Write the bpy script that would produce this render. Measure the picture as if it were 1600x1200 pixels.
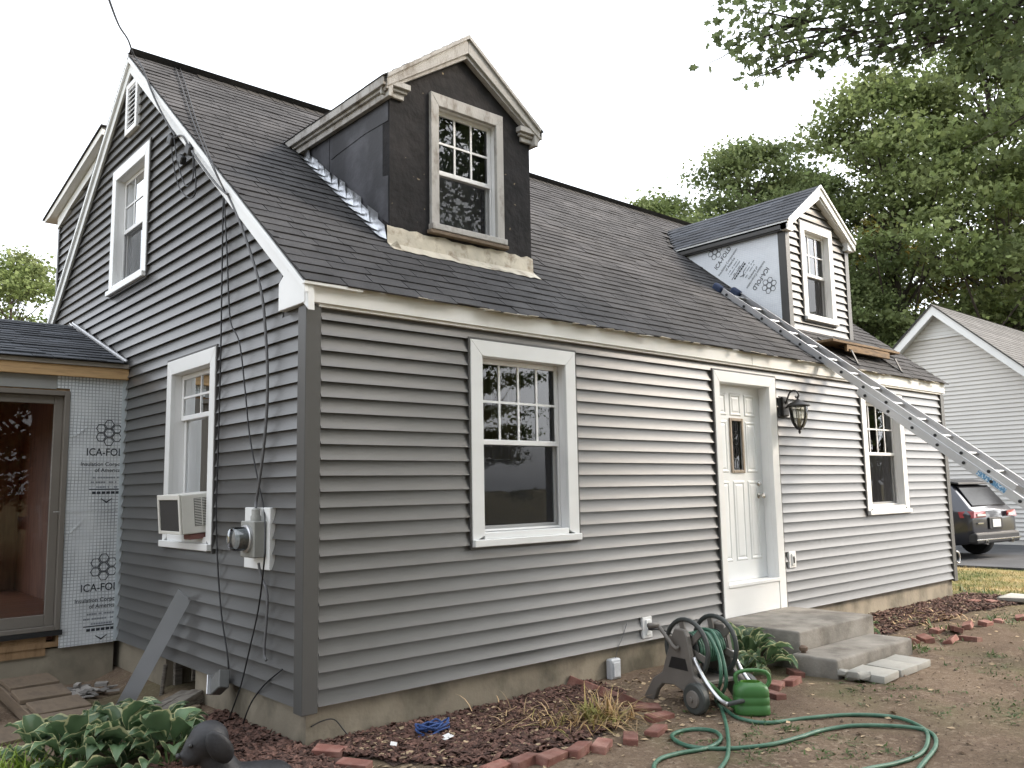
import bpy, bmesh, math, random
from mathutils import Vector, Matrix, noise
random.seed(7)
R = math.radians
for o in list(bpy.data.objects): bpy.data.objects.remove(o)
scene = bpy.context.scene
COL = scene.collection

# ------------------------------------------------------------------ camera, sky, sun, exposure
cam_d = bpy.data.cameras.new('camera'); cam = bpy.data.objects.new('camera', cam_d); COL.objects.link(cam)
cam_d.sensor_fit = 'HORIZONTAL'; cam_d.sensor_width = 36.0; cam_d.lens = 36.0 * 1325.87 / 1600.0
cam_d.clip_start = 0.05; cam_d.clip_end = 2000.0
cam_right = Vector((0.75114146, -0.65988902, -0.01824807)); cam_fwd = Vector((0.65665196, 0.74404723, 0.12329603))
cam_up = Vector((-0.06778427, -0.10459539, 0.99220215))
m = Matrix((cam_right, cam_up, -cam_fwd)).transposed().to_4x4()
m.translation = Vector((-2.59265, -4.92209, 1.31266)); cam.matrix_world = m
scene.camera = cam

SUN_AZ_VEC = Vector((0.80, -0.60, 0.0)).normalized()     # towards the sun: low in front, right of the house
SUN_EL = R(32)
sun_vec = (SUN_AZ_VEC * math.cos(SUN_EL) + Vector((0, 0, math.sin(SUN_EL)))).normalized()
world = bpy.data.worlds.new('World'); scene.world = world; world.use_nodes = True
wn = world.node_tree; wn.nodes.clear()
sky = wn.nodes.new('ShaderNodeTexSky'); sky.sky_type = 'NISHITA'; sky.sun_disc = False
sky.sun_elevation = SUN_EL; sky.sun_rotation = math.atan2(sun_vec.x, sun_vec.y)
sky.air_density = 1.0; sky.dust_density = 4.0; sky.ozone_density = 1.0
hs = wn.nodes.new('ShaderNodeHueSaturation'); hs.inputs["Saturation"].default_value = 0.10   # thin bright overcast
bg = wn.nodes.new('ShaderNodeBackground'); bg.inputs['Strength'].default_value = 0.15
wo = wn.nodes.new('ShaderNodeOutputWorld')
wn.links.new(sky.outputs[0], hs.inputs['Color']); ov = wn.nodes.new('ShaderNodeMix'); ov.data_type = 'RGBA'; ov.inputs[0].default_value = 0.6; ov.inputs[7].default_value = (4.15, 4.42, 4.8, 1)   # even cloud cover
wn.links.new(hs.outputs[0], ov.inputs[6]); wn.links.new(ov.outputs[2], bg.inputs['Color']); wn.links.new(bg.outputs[0], wo.inputs[0])
sd = bpy.data.lights.new('sun', 'SUN'); sd.energy = 1.35; sd.angle = R(14); sd.color = (1.0, 0.84, 0.66)
sun = bpy.data.objects.new('sun', sd); COL.objects.link(sun)
sun.rotation_euler = sun_vec.to_track_quat('Z', 'Y').to_euler(); sun.location = sun_vec * 60
vs = scene.view_settings; vs.view_transform = 'Standard'; vs.look = 'None'; vs.gamma = 1.0; vs.use_curve_mapping = False
vs.exposure = 1.92
scene.render.engine = 'CYCLES'
scene.cycles.max_bounces = 5; scene.cycles.diffuse_bounces = 3; scene.cycles.glossy_bounces = 3; scene.cycles.transparent_max_bounces = 12; scene.cycles.caustics_reflective = False; scene.cycles.caustics_refractive = False

# ------------------------------------------------------------------ helpers
V = Vector
def tag(o, label=None, cat=None, group=None, kind=None):
    if label: o['label'] = label
    if cat: o['category'] = cat
    if group: o['group'] = group
    if kind: o['kind'] = kind
    return o
def thing(name, loc, label, cat, group=None, rz=0.0):
    o = bpy.data.objects.new(name, None); COL.objects.link(o); o.location = loc; o.rotation_euler = (0, 0, rz)
    o.empty_display_size = 0.1
    return tag(o, label, cat, group)
def root_off(o):
    t = V((0, 0, 0))
    while o is not None:
        t += V(o.location); o = o.parent
    return t
class MB:
    def __init__(s): s.v = []; s.f = []; s.mi = []; s.cur = 0
    def add(s, vs, fs):
        b = len(s.v); s.v += [tuple(x) for x in vs]; s.f += [tuple(b + i for i in f) for f in fs]; s.mi += [s.cur] * len(fs); return s
    def box(s, a, b):
        (x0, y0, z0), (x1, y1, z1) = a, b
        return s.add([(x0,y0,z0),(x1,y0,z0),(x1,y1,z0),(x0,y1,z0),(x0,y0,z1),(x1,y0,z1),(x1,y1,z1),(x0,y1,z1)],
                     [(0,3,2,1),(4,5,6,7),(0,1,5,4),(1,2,6,5),(2,3,7,6),(3,0,4,7)])
    def obox(s, c, size, M=None):
        hx, hy, hz = size[0]/2, size[1]/2, size[2]/2; M = M or Matrix.Identity(3); c = V(c)
        P = [c + M @ V((x*hx, y*hy, z*hz)) for z in (-1, 1) for x, y in ((-1,-1),(1,-1),(1,1),(-1,1))]
        return s.add(P, [(0,3,2,1),(4,5,6,7),(0,1,5,4),(1,2,6,5),(2,3,7,6),(3,0,4,7)])
    def prism(s, poly, ext):
        n = len(poly); ext = V(ext); P = [V(p) for p in poly] + [V(p) + ext for p in poly]
        return s.add(P, [tuple(range(n))[::-1], tuple(range(n, 2*n))] + [(i, (i+1) % n, n+(i+1) % n, n+i) for i in range(n)])
    def quad(s, *p): return s.add(p, [tuple(range(len(p)))])
    def bar(s, a, b, w, h, up=(0, 0, 1)):
        a, b = V(a), V(b); d = (b - a); L = d.length; d.normalize(); up = V(up)
        x = d.cross(up)
        if x.length < 1e-4: x = d.cross(V((1, 0, 0)))
        x.normalize(); y = x.cross(d); M = Matrix((d, x, y)).transposed()
        return s.obox((a + b) / 2, (L, w, h), M)
    def tube(s, path, r, n=8, closed=False, cap=True):
        P = [V(p) for p in path]; m_ = len(P); rs = r if isinstance(r, (list, tuple)) else [r] * m_
        rings = []; prev = None
        for i in range(m_):
            t = (P[(i+1) % m_] - P[i-1]) if (closed or 0 < i < m_-1) else (P[1] - P[0] if i == 0 else P[-1] - P[-2])
            if t.length < 1e-9: t = V((0, 0, 1))
            t.normalize()
            if prev is None:
                x = t.cross(V((0, 0, 1)))
                if x.length < 1e-3: x = t.cross(V((1, 0, 0)))
            else:
                x = prev - t * prev.dot(t)
                if x.length < 1e-5: x = t.cross(V((0, 0, 1)))
            x.normalize(); prev = x; y = t.cross(x)
            rings.append([P[i] + (x * math.cos(k * 2 * math.pi / n) + y * math.sin(k * 2 * math.pi / n)) * rs[i] for k in range(n)])
        vs_ = [q for rg in rings for q in rg]; fs = []
        for i in range(m_ if closed else m_ - 1):
            j = (i + 1) % m_
            for k in range(n): fs.append((i*n+k, i*n+(k+1) % n, j*n+(k+1) % n, j*n+k))
        if cap and not closed: fs += [tuple(range(n))[::-1], tuple(range((m_-1)*n, m_*n))]
        return s.add(vs_, fs)
    def lathe(s, prof, c, n=20, axis=(0, 0, 1), cap=True):
        ax = V(axis).normalized(); x = ax.cross(V((0, 0, 1)))
        if x.length < 1e-3: x = V((1, 0, 0))
        x.normalize(); y = ax.cross(x); c = V(c); vs_ = []; fs = []
        for r, h in prof:
            for k in range(n):
                a = k * 2 * math.pi / n; vs_.append(c + ax * h + (x * math.cos(a) + y * math.sin(a)) * r)
        for i in range(len(prof) - 1):
            for k in range(n): fs.append((i*n+k, i*n+(k+1) % n, (i+1)*n+(k+1) % n, (i+1)*n+k))
        if cap: fs += [tuple(range(n))[::-1], tuple(range((len(prof)-1)*n, len(prof)*n))]
        return s.add(vs_, fs)
    def build(s, name, mat, parent=None, smooth=False, bevel=0.0, seg=1, recalc=True, jit=0.0):
        me = bpy.data.meshes.new(name)
        if parent is not None: off = root_off(parent)
        else:
            xs = [q[0] for q in s.v]; ys = [q[1] for q in s.v]; zs = [q[2] for q in s.v]
            off = V(((min(xs)+max(xs))/2, (min(ys)+max(ys))/2, min(zs)))
        me.from_pydata([(q[0]-off.x, q[1]-off.y, q[2]-off.z) for q in s.v], [], s.f)
        mats = mat if isinstance(mat, (list, tuple)) else [mat]
        for q in mats: me.materials.append(q)
        if len(mats) > 1: me.polygons.foreach_set('material_index', s.mi)
        if recalc or bevel:
            bm = bmesh.new(); bm.from_mesh(me)
            if recalc: bmesh.ops.recalc_face_normals(bm, faces=bm.faces)
            if bevel: bmesh.ops.bevel(bm, geom=[e_ for e_ in bm.edges if e_.is_manifold and e_.calc_face_angle(0) > 0.5], offset=bevel, segments=seg, affect='EDGES', profile=0.5, clamp_overlap=True)
            if jit:
                for q in bm.verts: q.co += V((random.uniform(-jit, jit), random.uniform(-jit, jit), random.uniform(-jit, jit)))
            bm.to_mesh(me); bm.free()
        if smooth:
            me.polygons.foreach_set('use_smooth', [True] * len(me.polygons))
            if smooth != 'all': me.set_sharp_from_angle(angle=R(42))
        me.update()
        o = bpy.data.objects.new(name, me); COL.objects.link(o)
        if parent is not None: o.parent = parent
        else: o.location = off
        return o
class Fr:                                    # a vertical plane: along, up, outward
    def __init__(s, o, u, n): s.o = V(o); s.u = V(u); s.n = V(n)
    def p(s, a, z, d=0.0): return s.o + s.u * a + s.n * d + V((0, 0, z))
    def box(s, mb, a0, a1, z0, z1, d0, d1):
        P = [s.p(a, z, d) for z in (z0, z1) for a, d in ((a0, d0), (a1, d0), (a1, d1), (a0, d1))]
        return mb.add(P, [(0,3,2,1),(4,5,6,7),(0,1,5,4),(1,2,6,5),(2,3,7,6),(3,0,4,7)])
def one(fr, a0, a1, z0, z1, d0, d1, name, mat, parent, bevel=0.0):
    mb = MB(); fr.box(mb, a0, a1, z0, z1, d0, d1); return mb.build(name, mat, parent, bevel=bevel)
def copy_of(src, loc, rot, parent, name=None, scale=None):      # another object with the same mesh data
    o = bpy.data.objects.new(name or src.name.split('.')[0], src); COL.objects.link(o)
    o.parent = parent; o.location = V(loc) - (root_off(parent) if parent is not None else V((0, 0, 0))); o.rotation_euler = rot
    if scale: o.scale = scale
    return o

# ------------------------------------------------------------------ materials
def _n(nt, t, **kw):
    n = nt.nodes.new(t)
    for k, v_ in kw.items(): setattr(n, k, v_)
    return n
def mat(name, col, rough=0.6, var=0.12, scale=4.0, col2=None, c2scale=2.0, c2lo=0.45, c2hi=0.65, bump=0.0, bscale=60.0, metal=0.0, spec=0.5,
        isl=0.0, stretch=None, trans=0.0, detail=5.0, bdist=0.01, coat=0.0, speck=None, speck_scale=200.0, speck_at=0.68):
    m_ = bpy.data.materials.new(name); m_.use_nodes = True; nt = m_.node_tree; nt.nodes.clear(); L = nt.links.new
    out = _n(nt, 'ShaderNodeOutputMaterial'); b = _n(nt, 'ShaderNodeBsdfPrincipled'); L(b.outputs[0], out.inputs[0])
    b.inputs['Roughness'].default_value = rough; b.inputs['Metallic'].default_value = metal; b.inputs['Specular IOR Level'].default_value = spec
    if coat: b.inputs['Coat Weight'].default_value = coat; b.inputs['Coat Roughness'].default_value = 0.05
    g = _n(nt, 'ShaderNodeNewGeometry'); pos = g.outputs['Position']
    if stretch:
        mp = _n(nt, 'ShaderNodeMapping'); mp.inputs['Scale'].default_value = stretch; L(pos, mp.inputs['Vector']); pos = mp.outputs[0]
    c = _n(nt, 'ShaderNodeRGB'); c.outputs[0].default_value = (*col, 1); colout = c.outputs[0]
    if col2:
        n2 = _n(nt, 'ShaderNodeTexNoise'); n2.inputs['Scale'].default_value = c2scale; n2.inputs['Detail'].default_value = detail; n2.inputs['Roughness'].default_value = 0.6; L(pos, n2.inputs['Vector'])
        rp = _n(nt, 'ShaderNodeMapRange'); rp.inputs[1].default_value = c2lo; rp.inputs[2].default_value = c2hi; L(n2.outputs['Fac'], rp.inputs[0])
        mx = _n(nt, 'ShaderNodeMix', data_type='RGBA'); L(rp.outputs[0], mx.inputs[0]); L(colout, mx.inputs[6]); mx.inputs[7].default_value = (*col2, 1); colout = mx.outputs[2]
    if speck:
        n3 = _n(nt, 'ShaderNodeTexNoise'); n3.inputs['Scale'].default_value = speck_scale; n3.inputs['Detail'].default_value = 2; L(pos, n3.inputs['Vector'])
        r3 = _n(nt, 'ShaderNodeMapRange'); r3.inputs[1].default_value = speck_at; r3.inputs[2].default_value = speck_at + .06; L(n3.outputs['Fac'], r3.inputs[0])
        m3 = _n(nt, 'ShaderNodeMix', data_type='RGBA'); L(r3.outputs[0], m3.inputs[0]); L(colout, m3.inputs[6]); m3.inputs[7].default_value = (*speck, 1); colout = m3.outputs[2]
    fac = None
    if var:
        n1 = _n(nt, 'ShaderNodeTexNoise'); n1.inputs['Scale'].default_value = scale; n1.inputs['Detail'].default_value = detail; L(pos, n1.inputs['Vector'])
        r1 = _n(nt, 'ShaderNodeMapRange'); r1.inputs[1].default_value = 0.3; r1.inputs[2].default_value = 0.7; r1.inputs[3].default_value = 1 - var; r1.inputs[4].default_value = 1 + var; L(n1.outputs['Fac'], r1.inputs[0]); fac = r1.outputs[0]
    if isl:
        oi = _n(nt, 'ShaderNodeObjectInfo'); ad = _n(nt, 'ShaderNodeMath', operation='ADD'); L(oi.outputs['Random'], ad.inputs[0]); L(g.outputs['Random Per Island'], ad.inputs[1])
        fr_ = _n(nt, 'ShaderNodeMath', operation='FRACT'); L(ad.outputs[0], fr_.inputs[0])
        r2 = _n(nt, 'ShaderNodeMapRange'); r2.inputs[3].default_value = 1 - isl; r2.inputs[4].default_value = 1 + isl; L(fr_.outputs[0], r2.inputs[0])
        if fac is None: fac = r2.outputs[0]
        else:
            mm = _n(nt, 'ShaderNodeMath', operation='MULTIPLY'); L(fac, mm.inputs[0]); L(r2.outputs[0], mm.inputs[1]); fac = mm.outputs[0]
    if fac is not None:
        ml = _n(nt, 'ShaderNodeVectorMath', operation='SCALE'); L(colout, ml.inputs[0]); L(fac, ml.inputs['Scale']); colout = ml.outputs[0]
    L(colout, b.inputs['Base Color'])
    if bump:
        nb = _n(nt, 'ShaderNodeTexNoise'); nb.inputs['Scale'].default_value = bscale; nb.inputs['Detail'].default_value = 4; L(pos, nb.inputs['Vector'])
        bp = _n(nt, 'ShaderNodeBump'); bp.inputs['Strength'].default_value = bump; bp.inputs['Distance'].default_value = bdist; L(nb.outputs['Fac'], bp.inputs['Height']); L(bp.outputs[0], b.inputs['Normal'])
    if trans:
        tr = _n(nt, 'ShaderNodeBsdfTranslucent'); L(colout, tr.inputs['Color']); ms = _n(nt, 'ShaderNodeMixShader'); ms.inputs[0].default_value = trans
        L(b.outputs[0], ms.inputs[1]); L(tr.outputs[0], ms.inputs[2]); L(ms.outputs[0], out.inputs[0])
    return m_
def glass_mat(name, tint=(0.8, 0.85, 0.85), gain=1.6, rough=0.0, wav=0.0):
    m_ = bpy.data.materials.new(name); m_.use_nodes = True; nt = m_.node_tree; nt.nodes.clear(); L = nt.links.new
    out = _n(nt, 'ShaderNodeOutputMaterial'); t = _n(nt, 'ShaderNodeBsdfTransparent'); t.inputs[0].default_value = (*tint, 1)
    g = _n(nt, 'ShaderNodeBsdfGlossy'); g.inputs['Roughness'].default_value = rough; g.inputs['Color'].default_value = (0.95, 0.97, 1, 1)
    f = _n(nt, 'ShaderNodeFresnel'); f.inputs[0].default_value = 1.5; k = _n(nt, 'ShaderNodeMath', operation='MULTIPLY', use_clamp=True); k.inputs[1].default_value = gain
    ms = _n(nt, 'ShaderNodeMixShader'); L(f.outputs[0], k.inputs[0]); L(k.outputs[0], ms.inputs[0]); L(t.outputs[0], ms.inputs[1]); L(g.outputs[0], ms.inputs[2]); L(ms.outputs[0], out.inputs[0])
    if wav:
        ge = _n(nt, 'ShaderNodeNewGeometry'); nb = _n(nt, 'ShaderNodeTexNoise'); nb.inputs['Scale'].default_value = 2.5; L(ge.outputs['Position'], nb.inputs['Vector'])
        bp = _n(nt, 'ShaderNodeBump'); bp.inputs['Strength'].default_value = wav; bp.inputs['Distance'].default_value = 0.02; L(nb.outputs['Fac'], bp.inputs['Height']); L(bp.outputs[0], g.inputs['Normal'])
    return m_
def screen_mat(name, col=(0.06, 0.06, 0.065), cover=0.5):
    m_ = bpy.data.materials.new(name); m_.use_nodes = True; nt = m_.node_tree; nt.nodes.clear(); L = nt.links.new
    out = _n(nt, 'ShaderNodeOutputMaterial'); t = _n(nt, 'ShaderNodeBsdfTransparent'); d = _n(nt, 'ShaderNodeBsdfDiffuse'); d.inputs[0].default_value = (*col, 1)
    ms = _n(nt, 'ShaderNodeMixShader'); ms.inputs[0].default_value = cover; L(t.outputs[0], ms.inputs[1]); L(d.outputs[0], ms.inputs[2]); L(ms.outputs[0], out.inputs[0])
    return m_
M = {}
M['siding'] = mat('siding_vinyl', (0.09, 0.089, 0.0875), 0.34, 0.08, 0.9, spec=.5, bump=0.06, bscale=40, stretch=(1, 1, 6), isl=0.05)
M['post'] = mat('post_vinyl', (0.075, 0.073, 0.07), 0.5, 0.05, 2.0)
M['jchan'] = mat('channel_vinyl', (0.075, 0.072, 0.07), 0.5, 0.05, 2.0)
M['white'] = mat('white_aluminium', (0.78, 0.785, 0.78), 0.42, 0.035, 3.0, bump=0.03, bscale=8)
M['vinyl'] = mat('white_vinyl', (0.8, 0.8, 0.8), 0.35, 0.02, 3.0)
M['fascia'] = mat('old_fascia_paint', (0.79, 0.785, 0.765), 0.6, 0.05, 2.0, col2=(0.6, 0.575, 0.53), c2scale=1.6, c2lo=0.52, c2hi=0.85, bump=0.08, bscale=12)
M['oldwhite'] = mat('weathered_paint', (0.44, 0.425, 0.405), 0.8, 0.1, 6.0, col2=(0.2, 0.17, 0.14), c2scale=9.0, c2lo=0.5, c2hi=0.72, bump=0.35, bscale=70, stretch=(1, 1, 0.5))
M['tar'] = mat('tar_paper', (0.019, 0.0182, 0.0195), 0.85, 0.25, 3.0, col2=(0.027, 0.025, 0.026), c2scale=5, spec=0.25, bump=0.55, bscale=9, bdist=.03, speck=(0.3, 0.24, 0.16), speck_scale=16, speck_at=0.72)
M['tarcheek'] = mat('tar_paper_cheek', (0.03, 0.03, 0.036), 0.6, 0.25, 3.0, col2=(0.06, 0.06, 0.07), c2scale=3, bump=0.2, bscale=30, speck=(0.25, 0.22, 0.17), speck_scale=14, speck_at=0.76)
M['shingle'] = mat('old_asphalt_shingle', (0.053, 0.052, 0.0545), 0.92, 0.22, 2.5, spec=.25, col2=(0.074, 0.0715, 0.073), c2scale=1.1, bump=0.5, bscale=260, isl=0.13, bdist=0.004, speck=(0.12, 0.11, 0.105), speck_scale=170, speck_at=0.62)
M['shingle_new'] = mat('new_asphalt_shingle', (0.052, 0.056, 0.066), 0.9, 0.2, 4.0, bump=0.4, bscale=260, isl=0.3, bdist=0.004, speck=(0.14, 0.15, 0.17), speck_scale=190, speck_at=0.62)
M['deck'] = mat('roof_deck', (0.03, 0.027, 0.025), 0.9, 0.1, 3.0)
M['concrete'] = mat('concrete', (0.27, 0.25, 0.222), 0.92, 0.22, 5.0, col2=(0.15, 0.135, 0.118), c2scale=3.2, c2lo=0.46, c2hi=0.68, spec=.25, bump=0.35, bscale=45, bdist=0.01, speck=(0.34, 0.33, 0.3), speck_scale=130, speck_at=0.66)
M['foundation'] = mat('foundation_concrete', (0.27, 0.235, 0.18), 0.9, 0.2, 2.2, col2=(0.095, 0.085, 0.062), c2scale=1.7, c2lo=0.47, c2hi=0.68, bump=0.3, bscale=35, stretch=(1, 1, 0.8))
M['glass'] = glass_mat('window_glass', (0.55, 0.6, 0.6), 1.0, wav=0.05)
M['glass_clear'] = glass_mat('clear_glass', (0.92, 0.94, 0.94), 0.7)
M['screen'] = screen_mat('insect_screen', (0.05, 0.05, 0.054), 0.35)
M['dark'] = mat('dark_interior', (0.03, 0.026, 0.024), 0.9, 0.1, 2.0)
M['curtain_brown'] = mat('brown_curtain', (0.13, 0.08, 0.055), 0.9, 0.2, 3.0, stretch=(6, 6, 1))
M['curtain_white'] = mat('white_curtain', (0.36, 0.36, 0.36), 0.9, 0.1, 3.0, stretch=(6, 6, 1))
M['curtain_grey'] = mat('grey_curtain', (0.13, 0.13, 0.145), 0.9, 0.3, 4.0, stretch=(3, 3, 1))
M['alu'] = mat('aluminium', (0.62, 0.62, 0.63), 0.35, 0.06, 3.0, metal=0.85, bump=0.03, bscale=30)
M['flash'] = mat('aluminium_flashing', (0.72, 0.73, 0.75), 0.28, 0.12, 6.0, metal=0.95, bump=0.5, bscale=14, bdist=0.02)
M['oldflash'] = mat('stained_flashing', (0.5, 0.46, 0.38), 0.6, 0.2, 5.0, col2=(0.2, 0.15, 0.1), c2scale=8, c2lo=0.52, c2hi=0.7, bump=0.3, bscale=25, metal=0.1)
M['black'] = mat('black_plastic', (0.015, 0.015, 0.016), 0.45, 0.05, 4.0)
M['cable'] = mat('cable_black', (0.02, 0.02, 0.022), 0.55, 0.05, 4.0)
M['cable_grey'] = mat('cable_grey', (0.12, 0.12, 0.125), 0.6, 0.05, 4.0)
M['pine'] = mat('new_pine', (0.52, 0.34, 0.17), 0.7, 0.12, 3.0, col2=(0.38, 0.23, 0.11), c2scale=5, c2lo=0.5, c2hi=0.75, stretch=(1.5, 1, 14))
M['wood'] = mat('old_wood', (0.2, 0.15, 0.105), 0.85, 0.2, 4.0, col2=(0.12, 0.09, 0.065), c2scale=4, stretch=(3, 1, 12), bump=0.2, bscale=30)
M['greywood'] = mat('grey_weathered_wood', (0.2, 0.18, 0.155), 0.9, 0.2, 4.0, col2=(0.1, 0.085, 0.07), c2scale=5, stretch=(1, 5, 14), bump=0.3, bscale=40)
M['plywood'] = mat('plywood', (0.3, 0.19, 0.1), 0.8, 0.15, 4.0, col2=(0.2, 0.12, 0.06), c2scale=3, stretch=(4, 1, 1))
# ------------------------------------------------------------------ the house
E_ = 0.1016; HT = 2.53; LX = 9.77; RS = 0.8115; RC = 2.739; RIDGE_Y = 3.76; RIDGE_Z = 5.79; GZ = -0.25; DY = 7.52
def roofz(y): return RC + RS * y
house = thing('house', (4.8, 3.7, GZ), 'small grey sided cape house with two front dormers, half re-sided', 'house')
FF = Fr((0, 0, 0), (1, 0, 0), (0, -1, 0)); GF = Fr((0, 0, 0), (0, 1, 0), (-1, 0, 0))
BIG = 99
# openings: along0, along1, z0, z1 (outer casing)
W1 = (1.315, 2.425, 0.90, 2.437); DR = (4.36, 5.46, -0.02, 2.445); W2 = (7.36, 8.48, 0.93, 2.43)
GL = (1.42, 2.45, 0.895, 2.45); GU = (3.13, 4.25, 3.355, 4.69); VT = (3.53, 3.88, 4.96, 5.50)
def inner(w, c=0.115, h=0.12, b=0.10): return (w[0]+c, w[1]-c, w[2]+b, w[3]-h)
def wall_sheet(fr, a0, a1, z0, top, holes, d0, d1, name, mt, parent, extra=()):
    br = sorted(set([a0, a1] + [x for h in holes for x in (h[0], h[1]) if a0 < x < a1] + [x for x in extra if a0 < x < a1])); mb = MB()
    for a, b in zip(br[:-1], br[1:]):
        ta, tb = top(a), top(b); mid = (a + b) / 2
        hs_ = sorted([(h[2], h[3]) for h in holes if h[0] < mid < h[1]])
        zs = z0; segs = []
        for h0, h1 in hs_:
            if h0 > zs: segs.append((zs, h0, h0))
            zs = max(zs, h1)
        segs.append((zs, ta, tb))
        for lo, ha, hb in segs:
            if max(ha, hb) <= lo + 1e-4: continue
            ha = max(ha, lo + .001); hb = max(hb, lo + .001)
            mb.add([fr.p(a, lo, d0), fr.p(b, lo, d0), fr.p(b, hb, d0), fr.p(a, ha, d0), fr.p(a, lo, d1), fr.p(b, lo, d1), fr.p(b, hb, d1), fr.p(a, ha, d1)],
                   [(0,3,2,1),(4,5,6,7),(0,1,5,4),(1,2,6,5),(2,3,7,6),(3,0,4,7)])
    return mb.build(name, mt, parent)
def lapd(t): return 0.001 + 0.026 * max(0.0, 1 - t) ** 1.8
def plank(fr, a_lo, a_hi, z0, z1, t0, t1, z_base, e_, parent, mt, name='siding_plank', d_off=0.0):
    ts = [t0 + (t1 - t0) * i / 4 for i in range(5)]; mb = MB(); vs_ = []
    for t in ts:
        z = z_base + t * e_; a, b = a_lo(z), a_hi(z)
        if b - a < 0.012: b = a + 0.012
        vs_ += [fr.p(a, z, d_off + lapd(t)), fr.p(b, z, d_off + lapd(t))]
    fs = [(2*i, 2*i+1, 2*i+3, 2*i+2) for i in range(4)]
    n = len(vs_); a, b = a_lo(z_base + ts[0]*e_), a_hi(z_base + ts[0]*e_); b = max(b, a + .012)
    vs_ += [fr.p(a, z_base + ts[0]*e_ + .004, d_off + 0.0), fr.p(b, z_base + ts[0]*e_ + .004, d_off + 0.0)]
    fs += [(n, n+1, 1, 0)]
    vs_ += [fr.p(a_lo(z_base + ts[-1]*e_), z_base + ts[-1]*e_, d_off), fr.p(a_hi(z_base + ts[-1]*e_), z_base + ts[-1]*e_, d_off)]
    fs += [(0, 2, 4, 6, 8, n+2, n), (1, n+1, n+3, 9, 7, 5, 3)]
    mb.add(vs_, fs); return mb.build(name, mt, parent, smooth=True, recalc=False)
def siding(fr, a_lo, a_hi, z0, z_top, openings, parent, mt, e_=E_, d_off=0.0):
    k = 0
    while z0 + k * e_ < z_top - 0.005:
        zb = z0 + k * e_; zt = min(zb + e_, z_top); k += 1
        lo = min(a_lo(zb), a_lo(zt)); hi = max(a_hi(zb), a_hi(zt))
        if hi - lo < 0.03: continue
        ops = [o_ for o_ in openings if o_[2] < zt - .008 and o_[3] > zb + .008 and o_[1] > lo and o_[0] < hi]
        br = [-BIG] + sorted([x for o_ in ops for x in (o_[0], o_[1])]) + [BIG]
        for x0, x1 in zip(br[:-1], br[1:]):
            mid = (max(x0, lo) + min(x1, hi)) / 2
            if x0 >= hi or x1 <= lo: continue
            cov = [o_ for o_ in ops if o_[0] <= mid <= o_[1]]
            bands = [(zb, zt)]
            for o_ in cov:
                nb = []
                for q0, q1 in bands:
                    if o_[2] > q0 + .012: nb.append((q0, min(q1, o_[2])))
                    if o_[3] < q1 - .012: nb.append((max(q0, o_[3]), q1))
                bands = nb
            for q0, q1 in bands:
                al = (lambda z, x0=x0: max(a_lo(z), x0)); ah = (lambda z, x1=x1: min(a_hi(z), x1))
                if ah((q0+q1)/2) - al((q0+q1)/2) < 0.015 and min(ah(q0) - al(q0), ah(q1) - al(q1)) < 0.015 and max(ah(q0) - al(q0), ah(q1) - al(q1)) < .03: continue
                plank(fr, al, ah, q0, q1, (q0 - zb) / e_, (q1 - zb) / e_, zb, e_, parent, mt, d_off=d_off)
cst = lambda c: (lambda z: c)

# foundation with a basement opening in the gable side
mb = MB(); BW = (1.78, 2.42, -0.33, -0.03)
FD = Fr((0.03, 0.03, 0), (1, 0, 0), (0, -1, 0)); GD = Fr((0.03, 0.03, 0), (0, 1, 0), (-1, 0, 0))
fnd = wall_sheet(FD, 0, LX - .06, -0.6, cst(0.01), [], -0.25, 0, 'foundation_wall', M['foundation'], house)
fg = wall_sheet(GD, 0.25, DY - .06, -0.9, cst(0.01), [BW], -0.25, 0, 'foundation_wall', M['foundation'], house)
one(Fr((LX - .03, 0.28, 0), (0, 1, 0), (1, 0, 0)), 0, 7, -0.6, 0.01, -0.25, 0, 'foundation_wall', M['foundation'], house)
bwf = MB(); GD.box(bwf, 1.78, 1.83, -0.33, -0.03, -0.12, -0.06); GD.box(bwf, 2.37, 2.42, -0.33, -0.03, -0.12, -0.06); GD.box(bwf, 2.05, 2.07, -0.16, -0.03, -0.10, -0.08)
bwf.build('basement_window_frame', M['greywood'], house)
one(GD, 1.7, 2.5, -0.45, 0.0, -0.6, -0.26, 'basement_interior', M['dark'], house)

# front wall
front = wall_sheet(FF, 0.02, LX - .02, 0.0, cst(2.66), [inner(W1, .095, .10, .08), (4.425, 5.36, 0.0, 2.36), inner(W2, .095, .10, .08)], -0.12, -0.004, 'front_wall', M['post'], house)
siding(FF, cst(0.085), cst(LX - .085), 0.0, HT - .012, [W1, DR, W2], front, M['siding'])
mb = MB()
for i in range(2):
    mb.add([], [])
# rake geometry of the gable
def rake_hi(z): return min(DY - .02, RIDGE_Y + (RIDGE_Z - .10 - z) / RS)
def rake_lo(z): return max(0.085, (z - RC + .10) / RS)
gtop = lambda y: max(0.05, min(roofz(y), RIDGE_Z * 2 - RC - RS * y - (RIDGE_Z - roofz(RIDGE_Y)) * 0) - .06) if y < RIDGE_Y else max(0.05, RIDGE_Z - RS * (y - RIDGE_Y) - .06)
gable = wall_sheet(GF, 0.0, DY, 0.0, gtop, [inner(GL, .08, .10, .08), inner(GU, .095, .10, .08)], -0.12, -0.004, 'gable_wall', M['post'], house, extra=(RIDGE_Y,))
AD_Y = 3.62                                        # the addition meets the gable here
def g_lo(z): return rake_lo(z)
def g_hi(z):
    if z < 2.56: return AD_Y + 0.0
    if z < 3.28: return min(AD_Y - .12 + (z - 2.56) / 0.345, rake_hi(z))
    return rake_hi(z)
siding(GF, g_lo, g_hi, 0.0, RIDGE_Z - .14, [GL, GU, VT, (-1, .36, 2.50, 2.80)], gable, M['siding'])
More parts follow.
